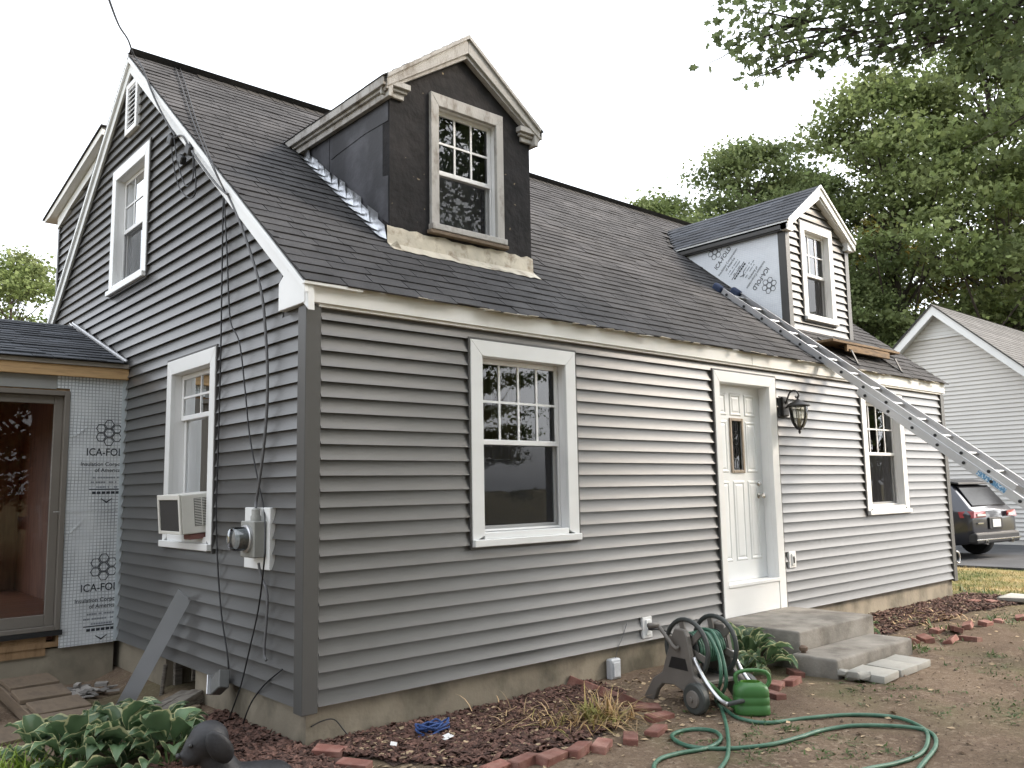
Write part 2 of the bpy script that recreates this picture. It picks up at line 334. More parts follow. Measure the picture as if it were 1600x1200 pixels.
for (x0, x1) in ((LX, LX),):
    one(Fr((LX, 0, 0), (0, 1, 0), (1, 0, 0)), 0.0, DY, 0.0, 2.6, -0.12, 0.01, 'gable_wall', M['siding'], house)
tri = MB(); tri.prism([(LX - .1, 0.0, 2.6), (LX - .1, DY, 2.6), (LX - .1, RIDGE_Y, RIDGE_Z - .1)], (0.11, 0, 0)); tri.build('gable_peak', M['siding'], house)
one(Fr((0, DY, 0), (1, 0, 0), (0, 1, 0)), 0.0, LX, 0.0, 2.6, -0.1, 0, 'rear_wall', M['siding'], house)

# corner posts
def corner_post(x, sx, name):
    mb = MB(); o_ = 0.032
    prof = [(-o_, -o_), (0.078, -o_), (0.078, -o_ + .012), (0.085, -o_ + .012), (0.085, 0.0), (0.0, 0.0), (0.0, 0.085), (-o_ + .012, 0.085), (-o_ + .012, 0.078), (-o_, 0.078)]
    P = [(x + sx * a, b, -0.035) for a, b in prof]
    if sx < 0: P = P[::-1]
    mb.prism(P, (0, 0, HT + .03)); return mb.build(name, M['post'], house, bevel=0.004)
corner_post(0.0, 1, 'corner_post'); corner_post(LX, -1, 'corner_post')

# frieze / fascia along the eave (two lengths, as the boards are)
for a0, a1 in ((-0.035, 5.02), (5.023, LX + .03)):
    mb = MB(); FF.box(mb, a0, a1, HT + .008, 2.676, -0.003, 0.055); mb.build('fascia_board', M['fascia'], house, bevel=0.003)
    mb = MB(); FF.box(mb, a0 + .09 if a0 < 0 else a0, a1 - .1 if a1 > 9 else a1, HT - .012, HT + .007, 0, 0.04); mb.build('fascia_channel', M['fascia'], house)

# rake boards on the visible gable (moulded: wide board, thin crown)
def rake(y0, z0, y1, z1, w, d0, d1, mt, name, drop=0.0, x0=0.0):
    dn = V((0, -(z1 - z0), (y1 - y0))).normalized()
    if dn.z < 0: dn = -dn
    a, b = V((x0, y0, z0)) - dn * drop, V((x0, y1, z1)) - dn * drop
    poly = [a, b, V((x0, y1, b.z - w / dn.z)), V((x0, y0, a.z - w / dn.z))]
    mb = MB(); mb.prism([q + V((-d0, 0, 0)) for q in poly], (-(d1 - d0), 0, 0)); return mb.build(name, mt, house, bevel=0.003)
EY = -0.09
rake(EY, roofz(EY), RIDGE_Y, RIDGE_Z, 0.135, 0.002, 0.050, M['white'], 'rake_board', 0.022)
rake(EY, roofz(EY), RIDGE_Y, RIDGE_Z, 0.05, 0.050, 0.075, M['white'], 'rake_moulding', 0.018)
rake(EY + .05, roofz(EY + .05), RIDGE_Y, RIDGE_Z, 0.018, 0.002, 0.028, M['jchan'], 'rake_channel', 0.158)
rake(RIDGE_Y, RIDGE_Z, DY + .1, RIDGE_Z - RS * (DY + .1 - RIDGE_Y), 0.135, 0.002, 0.050, M['white'], 'rake_board', 0.022)
rake(RIDGE_Y, RIDGE_Z, DY + .1, RIDGE_Z - RS * (DY + .1 - RIDGE_Y), 0.05, 0.050, 0.075, M['white'], 'rake_moulding', 0.018)
rake(RIDGE_Y, RIDGE_Z, DY + .1, RIDGE_Z - RS * (DY + .1 - RIDGE_Y), 0.018, 0.002, 0.028, M['jchan'], 'rake_channel', 0.158)
# boxed eave return at the front corner
mb = MB(); mb.prism([(-0.003, -0.052, HT), (-0.003, 0.32, HT), (-0.003, 0.32, 2.72), (-0.003, 0.20, 2.80), (-0.003, -0.052, 2.64)], (-0.052, 0, 0)); mb.build('eave_return', M['white'], house, bevel=0.004)

# roof deck
mb = MB(); t = 0.035
for (ya, yb, sg) in ((EY + .045, RIDGE_Y, 1), (DY + .07, RIDGE_Y, -1)):
    za = RIDGE_Z - RS * abs(RIDGE_Y - ya)
    mb.prism([(-0.06, ya, za - .012), (-0.06, yb, RIDGE_Z - .012), (-0.06, yb, RIDGE_Z - .012 - t), (-0.06, ya, za - .012 - t)], (LX + .13, 0, 0))
roof = mb.build('roof', M['deck'], house)
mb = MB(); mb.box((-0.08, EY - .005, roofz(EY) - .022), (0.35, EY + .03, roofz(EY) - .004)); mb.build('drip_edge', M['white'], house)

# dormer footprints on the front slope
D1 = dict(x0=1.065, x1=2.615, yf=0.68); D2 = dict(x0=7.06, x1=8.64, yf=0.68)
DAP = 5.30; DEV = 4.655; DOV = 0.095               # apex z, eave edge z, side overhang
def in_dormer(x, y):
    for D in (D1, D2):
        if D['x0'] - .02 < x < D['x1'] + .02 and y > D['yf'] + .02:
            hw = (D['x1'] - D['x0']) / 2 + DOV; cx = (D['x0'] + D['x1']) / 2
            if roofz(y) < DEV + .02 or roofz(y) < DAP - (DAP - DEV) * abs(x - cx) / hw: return True
        hw = (D['x1'] - D['x0']) / 2 + DOV; cx = (D['x0'] + D['x1']) / 2
        if abs(x - cx) < hw and roofz(y) > DEV and roofz(y) < DAP - (DAP - DEV) * abs(x - cx) / hw: return True
    return False
# shingles: 3-tab rows
TAB = 0.305; EXP = 0.125; slope = math.atan(RS); CS, SN = math.cos(slope), math.sin(slope)
def shingle_mesh(name, w, l, th, mt):
    mb = MB(); g = 0.003
    mb.add([(-w/2+g, 0, 0), (w/2-g, 0, 0), (w/2-g, l, -.004), (-w/2+g, l, -.004), (-w/2+g, 0.001, th), (w/2-g, 0.001, th), (w/2-g, l, 0.001), (-w/2+g, l, 0.001)],
           [(4,5,6,7),(0,1,5,4),(1,2,6,5),(3,0,4,7)])
    me = bpy.data.meshes.new(name); me.from_pydata(mb.v, [], mb.f); me.materials.append(mt); return me
sh_me = [shingle_mesh('shingle', TAB * k, EXP + .035, 0.010, M['shingle']) for k in (1.0, .985, 1.0)]
SM = Matrix.Rotation(slope, 3, 'X')
rows = int((RIDGE_Y - EY) / CS / EXP) + 1
cells = []
for r in range(rows):
    sl = r * EXP - 0.004; y = EY + sl * CS
    if y > RIDGE_Y - .05: break
    x = -0.075 - (r % 6) * TAB / 6 * (1 if r % 2 else 3) % TAB
    wob = random.uniform(-.006, .006)
    while x < LX + .07:
        x0, x1 = max(x, -.075), min(x + TAB, LX + .075)
        if x1 - x0 > 0.04 and not in_dormer((x0 + x1) / 2, y + .05):
            cells.append((x0, x1, y + wob * .5, r))
        x += TAB
cp = cam.matrix_world.translation
def app(c):
    q = V(((c[0]+c[1])/2, c[2], roofz(c[2]))); return (q - cp).length
full = [c for c in cells if c[1] - c[0] > TAB - .001]
full.sort(key=app); ind = full[:300]; inds = set(id(c) for c in ind)
rot0 = SM.to_euler()
for i, c in enumerate(ind):
    y = c[2]
    if c[3] == 0: y += random.uniform(-.012, .01)
    q = V(((c[0]+c[1])/2, y, roofz(y) + random.uniform(0, .0035)))
    e_ = (SM @ Matrix.Rotation(random.uniform(-.008, .008), 3, 'Z') @ Matrix.Rotation(random.uniform(-.03, .006), 3, 'X')).to_euler()
    copy_of(sh_me[i % 3], q, e_, roof, 'shingle')
def shingle_into(mb, o, xdir, updir, nrm, w, l, th):
    o = V(o); g = 0.003; x = V(xdir); u = V(updir); n = V(nrm)
    mb.add([o + x*g, o + x*(w-g), o + x*(w-g) + u*l - n*.004, o + x*g + u*l - n*.004, o + x*g + n*th, o + x*(w-g) + n*th, o + x*(w-g) + u*l, o + x*g + u*l],
           [(4,5,6,7),(0,1,5,4),(1,2,6,5),(3,0,4,7)])
mb = MB(); ud = V((0, CS, SN)); nd = V((0, -SN, CS))
for c in cells:
    if id(c) in inds: continue
    y = c[2] + (random.uniform(-.012, .01) if c[3] == 0 else 0)
    dx = random.uniform(-.004, .004)
    shingle_into(mb, (c[0] + dx, y, roofz(y) + random.uniform(0, .006)), (1, 0, 0), ud, nd, c[1] - c[0], EXP + .035, 0.010 + random.uniform(-.002, .003))
tag(mb.build('shingles', M['shingle'], roof, recalc=False), kind='stuff')
# rear slope shingles, plain rows, and the ridge caps
mb = MB(); ud2 = V((0, -CS, SN)); nd2 = V((0, SN, CS)); y = DY + .08
while y > RIDGE_Y + .05:
    shingle_into(mb, (-.075, y, RIDGE_Z - RS * (y - RIDGE_Y)), (1, 0, 0), ud2, nd2, LX + .15, EXP + .03, .01); y -= EXP * CS
tag(mb.build('rear_shingles', M['shingle'], roof, recalc=False), kind='stuff')
mb = MB(); x = 0.62
while x < LX + .06:
    for sg in (1, -1):
        mb.add([(x, RIDGE_Y, RIDGE_Z + .022), (x + .19, RIDGE_Y, RIDGE_Z + .012), (x + .19, RIDGE_Y - sg * .12, RIDGE_Z + .012 - .12 * RS), (x, RIDGE_Y - sg * .12, RIDGE_Z + .022 - .12 * RS), (x, RIDGE_Y, RIDGE_Z + .008), (x, RIDGE_Y - sg * .12, RIDGE_Z + .008 - .12 * RS)], [(0, 1, 2, 3), (0, 3, 5, 4)])
    x += .14
tag(mb.build('ridge_caps', M['deck'], roof, recalc=False), kind='stuff')
# ragged paper and wood chips along the eave edge
mb = MB()
for i in range(46):
    x = random.uniform(.4, 9.6); l = random.uniform(.03, .16); y = EY - random.uniform(.0, .02)
    mb.obox((x, y, roofz(EY) - .006 + random.uniform(-.006, .006)), (l, .03, .004), Matrix.Rotation(random.uniform(-.3, .3), 3, 'X') @ Matrix.Rotation(random.uniform(-.06, .06), 3, 'Y'))
tag(mb.build('eave_underlay', M['oldflash'], roof), kind='stuff')
mb = MB()
for i in range(9):
    x = random.choice([1.7, 2.9, 3.4, 4.6, 5.4, 6.0, 8.7]) + random.uniform(-.1, .1); l = random.uniform(.04, .12)
    mb.obox((x, EY - .015, roofz(EY) - .002), (l, .03, .006), Matrix.Rotation(.3, 3, 'X'))
tag(mb.build('eave_scraps', M['white'], roof), kind='stuff')

# ------------------------------------------------------------------ windows
def curtain(fr, a0, a1, z0, z1, d, mt, parent, n=26, amp=0.02, folds=7):
    mb = MB(); vs_ = []
    for i in range(n + 1):
        a = a0 + (a1 - a0) * i / n; dd = d + amp * math.sin(i / n * folds * 2 * math.pi) + random.uniform(-.003, .003)
        vs_ += [fr.p(a, z0, dd), fr.p(a, z1, dd)]
    mb.add(vs_, [(2*i, 2*i+2, 2*i+3, 2*i+1) for i in range(n)]); return mb.build('curtain', mt, parent, smooth='all', recalc=False)
def window(fr, w, cols=4, mt=None, label=None, meet=None, name='window', dep=0.085, room=1.2, jch=True, cur=(), screen=True, sillp=0.0, c=0.115, h=0.12, b=0.10, sashm=None, sash_w=0.04, lowdark=True, grid=True):
    mt = mt or M['white']; sv = sashm or M['vinyl']
    a0, a1, z0, z1 = w; i0, i1, j0, j1 = a0 + c, a1 - c, z0 + b, z1 - h
    win = MB()
    pr = 0.036
    for poly in ([(a0, z1), (i0, j1), (i0, j0 - .02), (a0, z0 + .03)], [(a1, z1), (a1, z0 + .03), (i1, j0 - .02), (i1, j1)], [(a0, z1 - .0006), (a1, z1 - .0006), (i1 - .0004, j1 + .0006), (i0 + .0004, j1 + .0006)]):
        dd = 0.0
        win.prism([fr.p(a, z, -0.003) for a, z in poly], fr.n * (pr + .003))
    wo_ = win.build(name, mt, house, bevel=0.003)
    if label: wo_['label'] = label
    s_ = MB(); fr.box(s_, a0 - sillp, a1 + sillp, z0, z0 + .052, -0.003, pr + .03); fr.box(s_, i0 + .001, i1 - .001, z0 + .052, j0, -0.08, pr - .004); s_.build('sill', mt, wo_, bevel=0.004)
    jm = MB()
    fr.box(jm, i0 - .012, i0, j0, j1, -dep - .06, -0.002); fr.box(jm, i1, i1 + .012, j0, j1, -dep - .06, -0.002); fr.box(jm, i0, i1, j1, j1 + .012, -dep - .06, -0.002); fr.box(jm, i0, i1, j0 - .012, j0 - .001, -dep - .06, -0.08)
    jm.build('jamb', sv, wo_)
    if jch:
        g = 0.016; jc = MB()
        fr.box(jc, a0 - g, a0, z0 - g, z1 + g, -.002, .03); fr.box(jc, a1, a1 + g, z0 - g, z1 + g, -.002, .03); fr.box(jc, a0, a1, z1, z1 + g, -.002, .03); fr.box(jc, a0, a1, z0 - g, z0, -.002, .03)
        jc.build('channel_trim', M['jchan'], wo_)
    mz = meet if meet is not None else (j0 + j1) / 2 + .02
    def sash(za, zb, d, nm='sash', rail=sash_w, lowrail=None):
        q = MB(); lr = lowrail or rail
        fr.box(q, i0 + .004, i0 + .004 + sash_w, za, zb, d - .028, d); fr.box(q, i1 - .004 - sash_w, i1 - .004, za, zb, d - .028, d)
        fr.box(q, i0 + .004 + sash_w, i1 - .004 - sash_w, zb - rail, zb, d - .027, d - .001); fr.box(q, i0 + .004 + sash_w, i1 - .004 - sash_w, za, za + lr, d - .027, d - .001)
        so = q.build(nm, sv, wo_, bevel=0.003)
        gl = MB(); gl.quad(fr.p(i0 + .03 , za + lr - .006, d - .014), fr.p(i1 - .03, za + lr - .006, d - .014), fr.p(i1 - .03, zb - rail + .006, d - .014), fr.p(i0 + .03, zb - rail + .006, d - .014))
        gl.build('pane', M['glass'], wo_, recalc=False)
        return (i0 + .004 + sash_w, i1 - .004 - sash_w, za + lr, zb - rail)
    up = sash(mz - .02, j1 - .002, -dep + .03)
    lo = sash(j0 + .004, mz + .02, -dep - .001)
    if grid:
        for k in range(1, cols):
            a = up[0] + (up[1] - up[0]) * k / cols; one(fr, a - .009, a + .009, up[2], up[3], -dep + .012, -dep + .024, 'muntin', sv, wo_)
        zm = (up[2] + up[3]) / 2; one(fr, up[0], up[1], zm - .009, zm + .009, -dep + .0115, -dep + .0245, 'muntin', sv, wo_)
    if screen:
        q = MB(); q.quad(fr.p(i0 + .02, j0 + .01, -dep + .02), fr.p(i1 - .02, j0 + .01, -dep + .02), fr.p(i1 - .02, mz - .02, -dep + .02), fr.p(i0 + .02, mz - .02, -dep + .02)); q.build('insect_screen', M['screen'], wo_, recalc=False)
        q = MB(); fr.box(q, i0 + .006, i0 + .022, j0 + .004, mz - .021, -dep + .01, -dep + .029); fr.box(q, i1 - .022, i1 - .006, j0 + .004, mz - .021, -dep + .01, -dep + .029); fr.box(q, i0 + .022, i1 - .022, j0 + .004, j0 + .02, -dep + .011, -dep + .028); q.build('screen_frame', sv, wo_)
    # dark room behind
    q = MB(); A0, A1, Z0, Z1 = i0 - .15, i1 + .15, j0 - .15, j1 + .05; dn, df = -dep - .065, -dep - room
    if room < .6: A0, A1, Z0, Z1 = i0 - .02, i1 + .02, j0 - .01, j1 + .02
    for pts in ([(A0, Z0, df), (A1, Z0, df), (A1, Z1, df), (A0, Z1, df)], [(A0, Z0, dn), (A0, Z0, df), (A0, Z1, df), (A0, Z1, dn)], [(A1, Z0, dn), (A1, Z0, df), (A1, Z1, df), (A1, Z1, dn)], [(A0, Z0, dn), (A1, Z0, dn), (A1, Z0, df), (A0, Z0, df)], [(A0, Z1, dn), (A1, Z1, dn), (A1, Z1, df), (A0, Z1, df)]):
        q.quad(*[fr.p(*t_) for t_ in pts])
    q.build('room_interior', M['dark'], wo_, recalc=False)
    for (fa, fb, za, zb, d, cm) in cur:
        curtain(fr, i0 + (i1 - i0) * fa, i0 + (i1 - i0) * fb, j0 + (j1 - j0) * za, j0 + (j1 - j0) * zb, -dep - d, cm, wo_)
    return wo_
window(FF, W1, 4, meet=1.675, label='front window beside the corner post with brown curtain', cur=((0.0, .72, .42, 1.0, .16, M['curtain_brown']),))
window(FF, W2, 4, meet=1.67, label='far front window behind the ladder', cur=((0, 1, .0, .5, .14, M['curtain_grey']), (0, .45, .5, 1, .15, M['curtain_white'])))
window(GF, GL, 2, meet=1.96, label='lower gable window above the air conditioner', cur=((.05, .98, .3, .98, .13, M['curtain_grey']),), screen=False, c=.10, grid=True)
window(GF, GU, 3, meet=4.02, label='upper gable window', cur=((0, 1, 0, .5, .12, M['curtain_grey']), (0, 1, .5, 1, .12, M['curtain_white'])))

# gable vent with slats
vent = MB(); a0, a1, z0, z1 = VT
for q in ((a0, a0 + .055, z0, z1), (a1 - .055, a1, z0, z1), (a0 + .055, a1 - .055, z1 - .055, z1), (a0 + .055, a1 - .055, z0, z0 + .055)): GF.box(vent, q[0], q[1], q[2], q[3], -.003, .045)
vo = vent.build('gable_vent', M['vinyl'], house, bevel=0.003)
one(GF, a0 + .05, a1 - .05, z0 + .05, z1 - .05, -.002, .003, 'vent_backing', M['dark'], vo)
for k in range(9):
    z = z0 + .075 + k * (z1 - z0 - .13) / 8.4; mb = MB()
    mb.add([GF.p(a0 + .055, z, .038), GF.p(a1 - .055, z, .038), GF.p(a1 - .055, z + .03, .008), GF.p(a0 + .055, z + .03, .008), GF.p(a0 + .055, z + .006, .040), GF.p(a1 - .055, z + .006, .040), GF.p(a1 - .055, z + .036, .010), GF.p(a0 + .055, z + .036, .010)], [(0,1,2,3),(4,5,6,7),(0,1,5,4),(2,3,7,6)])
    mb.build('vent_slat', M['vinyl'], vo)

# front door
a0, a1, z1 = DR[0], DR[1], DR[3]
mb = MB()
for poly in ([(a0, z1), (a0 + .09, z1 - .11), (a0 + .09, .055), (a0, .055)], [(a1, z1), (a1, .055), (a1 - .125, .055), (a1 - .125, z1 - .11)], [(a0, z1 - .0005), (a1, z1 - .0005), (a1 - .1254, z1 - .1094), (a0 + .0904, z1 - .1094)]):
    mb.prism([FF.p(a, z, -.003) for a, z in poly], FF.n * .042)
FF.box(mb, a0 + .0905, a1 - .1255, .055, .33, -.003, .033)
dc = mb.build('door_casing', M['white'], house, bevel=.003)
mb = MB(); FF.box(mb, 4.44, 5.345, .331, .365, -.12, .045); mb.build('threshold', M['white'], dc, bevel=.004)
mb = MB(); FF.box(mb, 4.43, 4.452, .366, 2.334, -.16, -.002); FF.box(mb, 5.333, 5.355, .366, 2.334, -.16, -.002); FF.box(mb, 4.453, 5.332, 2.3345, 2.355, -.16, -.002); mb.build('jamb', M['white'], dc)
g = .016; mb = MB(); FF.box(mb, a0 - g, a0, .0, z1 + g, -.002, .034); FF.box(mb, a1, a1 + g, .0, z1 + g, -.002, .034); FF.box(mb, a0, a1, z1, z1 + g, -.002, .034); mb.build('channel_trim', M['jchan'], dc)
# slab with raised panels
DX0, DX1, DZ0, DZ1, DD = 4.455, 5.330, .368, 2.332, -.095
M['door'] = mat('door_paint', (0.76, 0.785, 0.80), 0.33, 0.02, 3.0)
gl = (4.795, 4.985, 1.46, 1.975)
slab = wall_sheet(FF, DX0, DX1, DZ0, cst(DZ1), [gl], DD - .04, DD, 'door', M['door'], house)
def panel(x0, x1, za, zb):
    q = MB(); o_ = [(x0, za), (x1, za), (x1, zb), (x0, zb)]
    def ins(t): return [(x0 + t, za + t), (x1 - t, za + t), (x1 - t, zb - t), (x0 + t, zb - t)]
    lv = [(o_, .0005), (ins(.012), .008), (ins(.022), .008), (ins(.034), .0015), (ins(.055), .007)]
    vs_ = [FF.p(a, z, DD + d) for r_, d in lv for a, z in r_]; fs = []
    for i in range(4):
        for k in range(4): fs.append((i*4+k, i*4+(k+1) % 4, (i+1)*4+(k+1) % 4, (i+1)*4+k))
    fs.append((16, 17, 18, 19)); q.add(vs_, fs); q.build('door_panel', M['door'], slab, recalc=False)
for x0, x1 in ((4.53, 4.73), (4.79, 4.99), (5.05, 5.25)):
    panel(x0, x1, 2.02, 2.25); panel(x0, x1, .56, 1.36)
panel(4.53, 4.73, 1.44, 1.97); panel(5.05, 5.25, 1.44, 1.97)
mb = MB(); x0, x1, za, zb = gl
M['bronze'] = mat('glass_bead', (0.33, 0.27, 0.21), 0.5, 0.08, 5)
for q in ((x0 - .022, x0 + .008, za - .022, zb + .022), (x1 - .008, x1 + .022, za - .022, zb + .022), (x0 + .008, x1 - .008, za - .022, za + .008), (x0 + .008, x1 - .008, zb - .008, zb + .022)): FF.box(mb, *q, DD - .002, DD + .016)
lf = mb.build('door_light_frame', M['bronze'], slab, bevel=.004)
mb = MB(); mb.quad(FF.p(x0, za, DD - .012), FF.p(x1, za, DD - .012), FF.p(x1, zb, DD - .012), FF.p(x0, zb, DD - .012)); mb.build('pane', M['glass'], slab, recalc=False)
mb = MB()
for k in range(4):
    cz = za + (zb - za) * (k + .5) / 4; cx = (x0 + x1) / 2
    mb.tube([FF.p(cx + .045 * math.cos(t_), cz + .055 * math.sin(t_), DD - .008) for t_ in [i * math.pi / 6 for i in range(12)]], .003, 5, closed=True)
mb.tube([FF.p((x0 + x1) / 2, za, DD - .008), FF.p((x0 + x1) / 2, zb, DD - .008)], .003, 5); mb.build('leaded_bars', M['black'], slab)
one(FF, x0 - .05, x1 + .05, za - .05, zb + .05, DD - .5, DD - .3, 'hall_interior', M['dark'], slab)
M['nickel'] = mat('satin_nickel', (0.6, 0.58, 0.55), 0.25, 0.03, 4, metal=1.0)
for kx, kz, r_ in ((5.245, 1.20, .034), (5.245, 1.325, .03)):
    mb = MB(); mb.lathe([(r_, 0), (r_, .008), (r_ * .8, .012), (.013, .016), (.013, .035), (.026, .042), (.03, .055), (.026, .068), (.006, .074)] if kz < 1.3 else [(r_, 0), (r_, .01), (.02, .018), (.016, .03), (.003, .032)], FF.p(kx, kz, DD), 18, axis=(0, -1, 0)); mb.build('door_knob' if kz < 1.3 else 'deadbolt', M['nickel'], slab, smooth=True)
# ------------------------------------------------------------------ lettering and foil sheathing
def foil_mat(name, base, line, cell=0.03, rough=0.32, metal=0.55):
    m_ = bpy.data.materials.new(name); m_.use_nodes = True; nt = m_.node_tree; L = nt.links.new; b = nt.nodes['Principled BSDF']
    b.inputs['Roughness'].default_value = rough; b.inputs['Metallic'].default_value = metal
    g = _n(nt, 'ShaderNodeNewGeometry'); nz = _n(nt, 'ShaderNodeTexNoise'); nz.inputs['Scale'].default_value = 5; L(g.outputs['Position'], nz.inputs['Vector'])
    vm = _n(nt, 'ShaderNodeVectorMath', operation='MULTIPLY_ADD'); L(nz.outputs['Color'], vm.inputs[0]); vm.inputs[1].default_value = (.012, .012, .012); L(g.outputs['Position'], vm.inputs[2])
    sp = _n(nt, 'ShaderNodeSeparateXYZ'); L(vm.outputs[0], sp.inputs[0]); ad = _n(nt, 'ShaderNodeMath', operation='ADD'); L(sp.outputs[0], ad.inputs[0]); L(sp.outputs[1], ad.inputs[1])
    def ln(src):
        d = _n(nt, 'ShaderNodeMath', operation='DIVIDE'); L(src, d.inputs[0]); d.inputs[1].default_value = cell
        f = _n(nt, 'ShaderNodeMath', operation='FRACT'); L(d.outputs[0], f.inputs[0]); c = _n(nt, 'ShaderNodeMath', operation='LESS_THAN'); L(f.outputs[0], c.inputs[0]); c.inputs[1].default_value = 0.22; return c.outputs[0]
    mx = _n(nt, 'ShaderNodeMath', operation='MAXIMUM'); L(ln(ad.outputs[0]), mx.inputs[0]); L(ln(sp.outputs[2]), mx.inputs[1])
    n2 = _n(nt, 'ShaderNodeTexNoise'); n2.inputs['Scale'].default_value = 2.2; L(g.outputs['Position'], n2.inputs['Vector'])
    r = _n(nt, 'ShaderNodeMapRange'); r.inputs[1].default_value = .35; r.inputs[2].default_value = .65; r.inputs[3].default_value = .25; r.inputs[4].default_value = 1.0; L(n2.outputs['Fac'], r.inputs[0])
    ml = _n(nt, 'ShaderNodeMath', operation='MULTIPLY'); L(mx.outputs[0], ml.inputs[0]); L(r.outputs[0], ml.inputs[1])
    mix = _n(nt, 'ShaderNodeMix', data_type='RGBA'); L(ml.outputs[0], mix.inputs[0]); mix.inputs[6].default_value = (*base, 1); mix.inputs[7].default_value = (*line, 1); L(mix.outputs[2], b.inputs['Base Color'])
    nb = _n(nt, 'ShaderNodeTexNoise'); nb.inputs['Scale'].default_value = 4.5; nb.inputs['Detail'].default_value = 3; L(g.outputs['Position'], nb.inputs['Vector']); bp = _n(nt, 'ShaderNodeBump'); bp.inputs['Strength'].default_value = .45; bp.inputs['Distance'].default_value = .04
    L(nb.outputs['Fac'], bp.inputs['Height']); L(bp.outputs[0], b.inputs['Normal'])
    return m_
M['foil'] = foil_mat('foil_sheathing', (0.74, 0.77, 0.8), (0.27, 0.29, 0.32), metal=.25)
M['foil_lit'] = foil_mat('lit_foil_sheathing', (0.9, 0.93, 0.97), (0.76, 0.8, 0.87), 0.025, .5, .0)  # same foil, lightened in colour to stand in for light lost under the eave
M['ink'] = mat('print_ink', (0.03, 0.035, 0.045), 0.6, 0, 1)
M['ink_pale'] = mat('faint_print_ink', (0.2, 0.22, 0.25), 0.6, 0, 1)
def lettering(s_, o, right, up, size, mt, parent, name='lettering', bold=0.0, align='CENTER', sx=1.0):
    cu = bpy.data.curves.new('t', 'FONT'); cu.body = s_; cu.size = size; cu.align_x = align; cu.align_y = 'CENTER'; cu.offset = bold; cu.resolution_u = 3
    to = bpy.data.objects.new('t', cu); COL.objects.link(to); bpy.context.view_layer.update()
    me = bpy.data.meshes.new_from_object(to); bpy.data.objects.remove(to); bpy.data.curves.remove(cu); me.name = name; me.materials.clear(); me.materials.append(mt)
    off = root_off(parent); o = V(o) - off; right = V(right).normalized(); up = V(up).normalized()
    for q in me.vertices: q.co = o + right * q.co.x * sx + up * q.co.y
    ob = bpy.data.objects.new(name, me); COL.objects.link(ob); ob.parent = parent; return ob
def hex_logo(o, right, up, r, mt, parent, th=0.12):
    o = V(o); right = V(right).normalized(); up = V(up).normalized(); mb = MB(); d = r * 1.86
    for cx, cy in [(0, 0)] + [(d * math.cos(R(90 + 60 * k)), d * math.sin(R(90 + 60 * k))) for k in range(6)]:
        vs_ = [o + right * (cx + rr * math.cos(R(60 * k))) + up * (cy + rr * math.sin(R(60 * k))) for rr in (r * 1.04, r * (1.04 - th * 1.6)) for k in range(6)]
        mb.add(vs_, [(k, (k + 1) % 6, 6 + (k + 1) % 6, 6 + k) for k in range(6)])
    return mb.build('hexagon_logo', mt, parent, recalc=False)
def foil_print(o, right, up, s_, parent, full=True):
    """logo over name over small print; o = centre of the name line, s_ = cap height of the name"""
    o, right, up = V(o), V(right).normalized(), V(up).normalized()
    hex_logo(o + up * s_ * 2.6, right, up, s_ * .62, M['ink'], parent)
    lettering('ICA-FOLD', o, right, up, s_ * 1.38, M['ink'], parent, bold=.012 * s_ * 1.38, sx=.88)
    lettering('Insulation Corporation', o - up * s_ * 1.55, right, up, s_ * .72, M['ink'], parent, bold=.008 * s_)
    lettering('of America', o - up * s_ * 2.35, right, up, s_ * .72, M['ink'], parent, bold=.008 * s_)
    q = MB()
    for k in range(3):
        w = (3.6, 4.4, 2.6)[k] * s_; c = o - up * s_ * (3.3 + .62 * k)
        n = int(w / (s_ * .2))
        for i in range(n):
            if random.random() < .2: continue
            x = -w / 2 + i * w / n; q.quad(c + right * x - up * s_ * .1, c + right * (x + w / n * .75) - up * s_ * .1, c + right * (x + w / n * .75) + up * s_ * .12, c + right * x + up * s_ * .12)
    tag(q.build('small_print', M['ink_pale'], parent, recalc=False), kind='stuff')
    if full:
        q = MB(); c = o - up * s_ * 4.9
        q.quad(c - right * s_ * 2.2, c + right * s_ * 2.2, c + right * s_ * 2.2 + up * s_ * .14, c - right * s_ * 2.2 + up * s_ * .14)
        for i in range(7):
            x = (-1.8 + i * .58) * s_; q.quad(c + right * x - up * s_ * .55, c + right * (x + .46 * s_) - up * s_ * .55, c + right * (x + .46 * s_) - up * s_ * .2, c + right * x - up * s_ * .2)
        t_ = .12 * s_; a = c - up * s_ * 1.75
        q.quad(a, a + up * t_ * 2, a - right * s_ * .7 + up * (s_ * .55 + t_), a - right * s_ * .7 + up * s_ * .55); q.quad(a, a + right * s_ * .7 + up * s_ * .55, a + right * s_ * .7 + up * (s_ * .55 + t_), a + up * t_ * 2)
        tag(q.build('arrow_print', M['ink'], parent, recalc=False), kind='stuff')

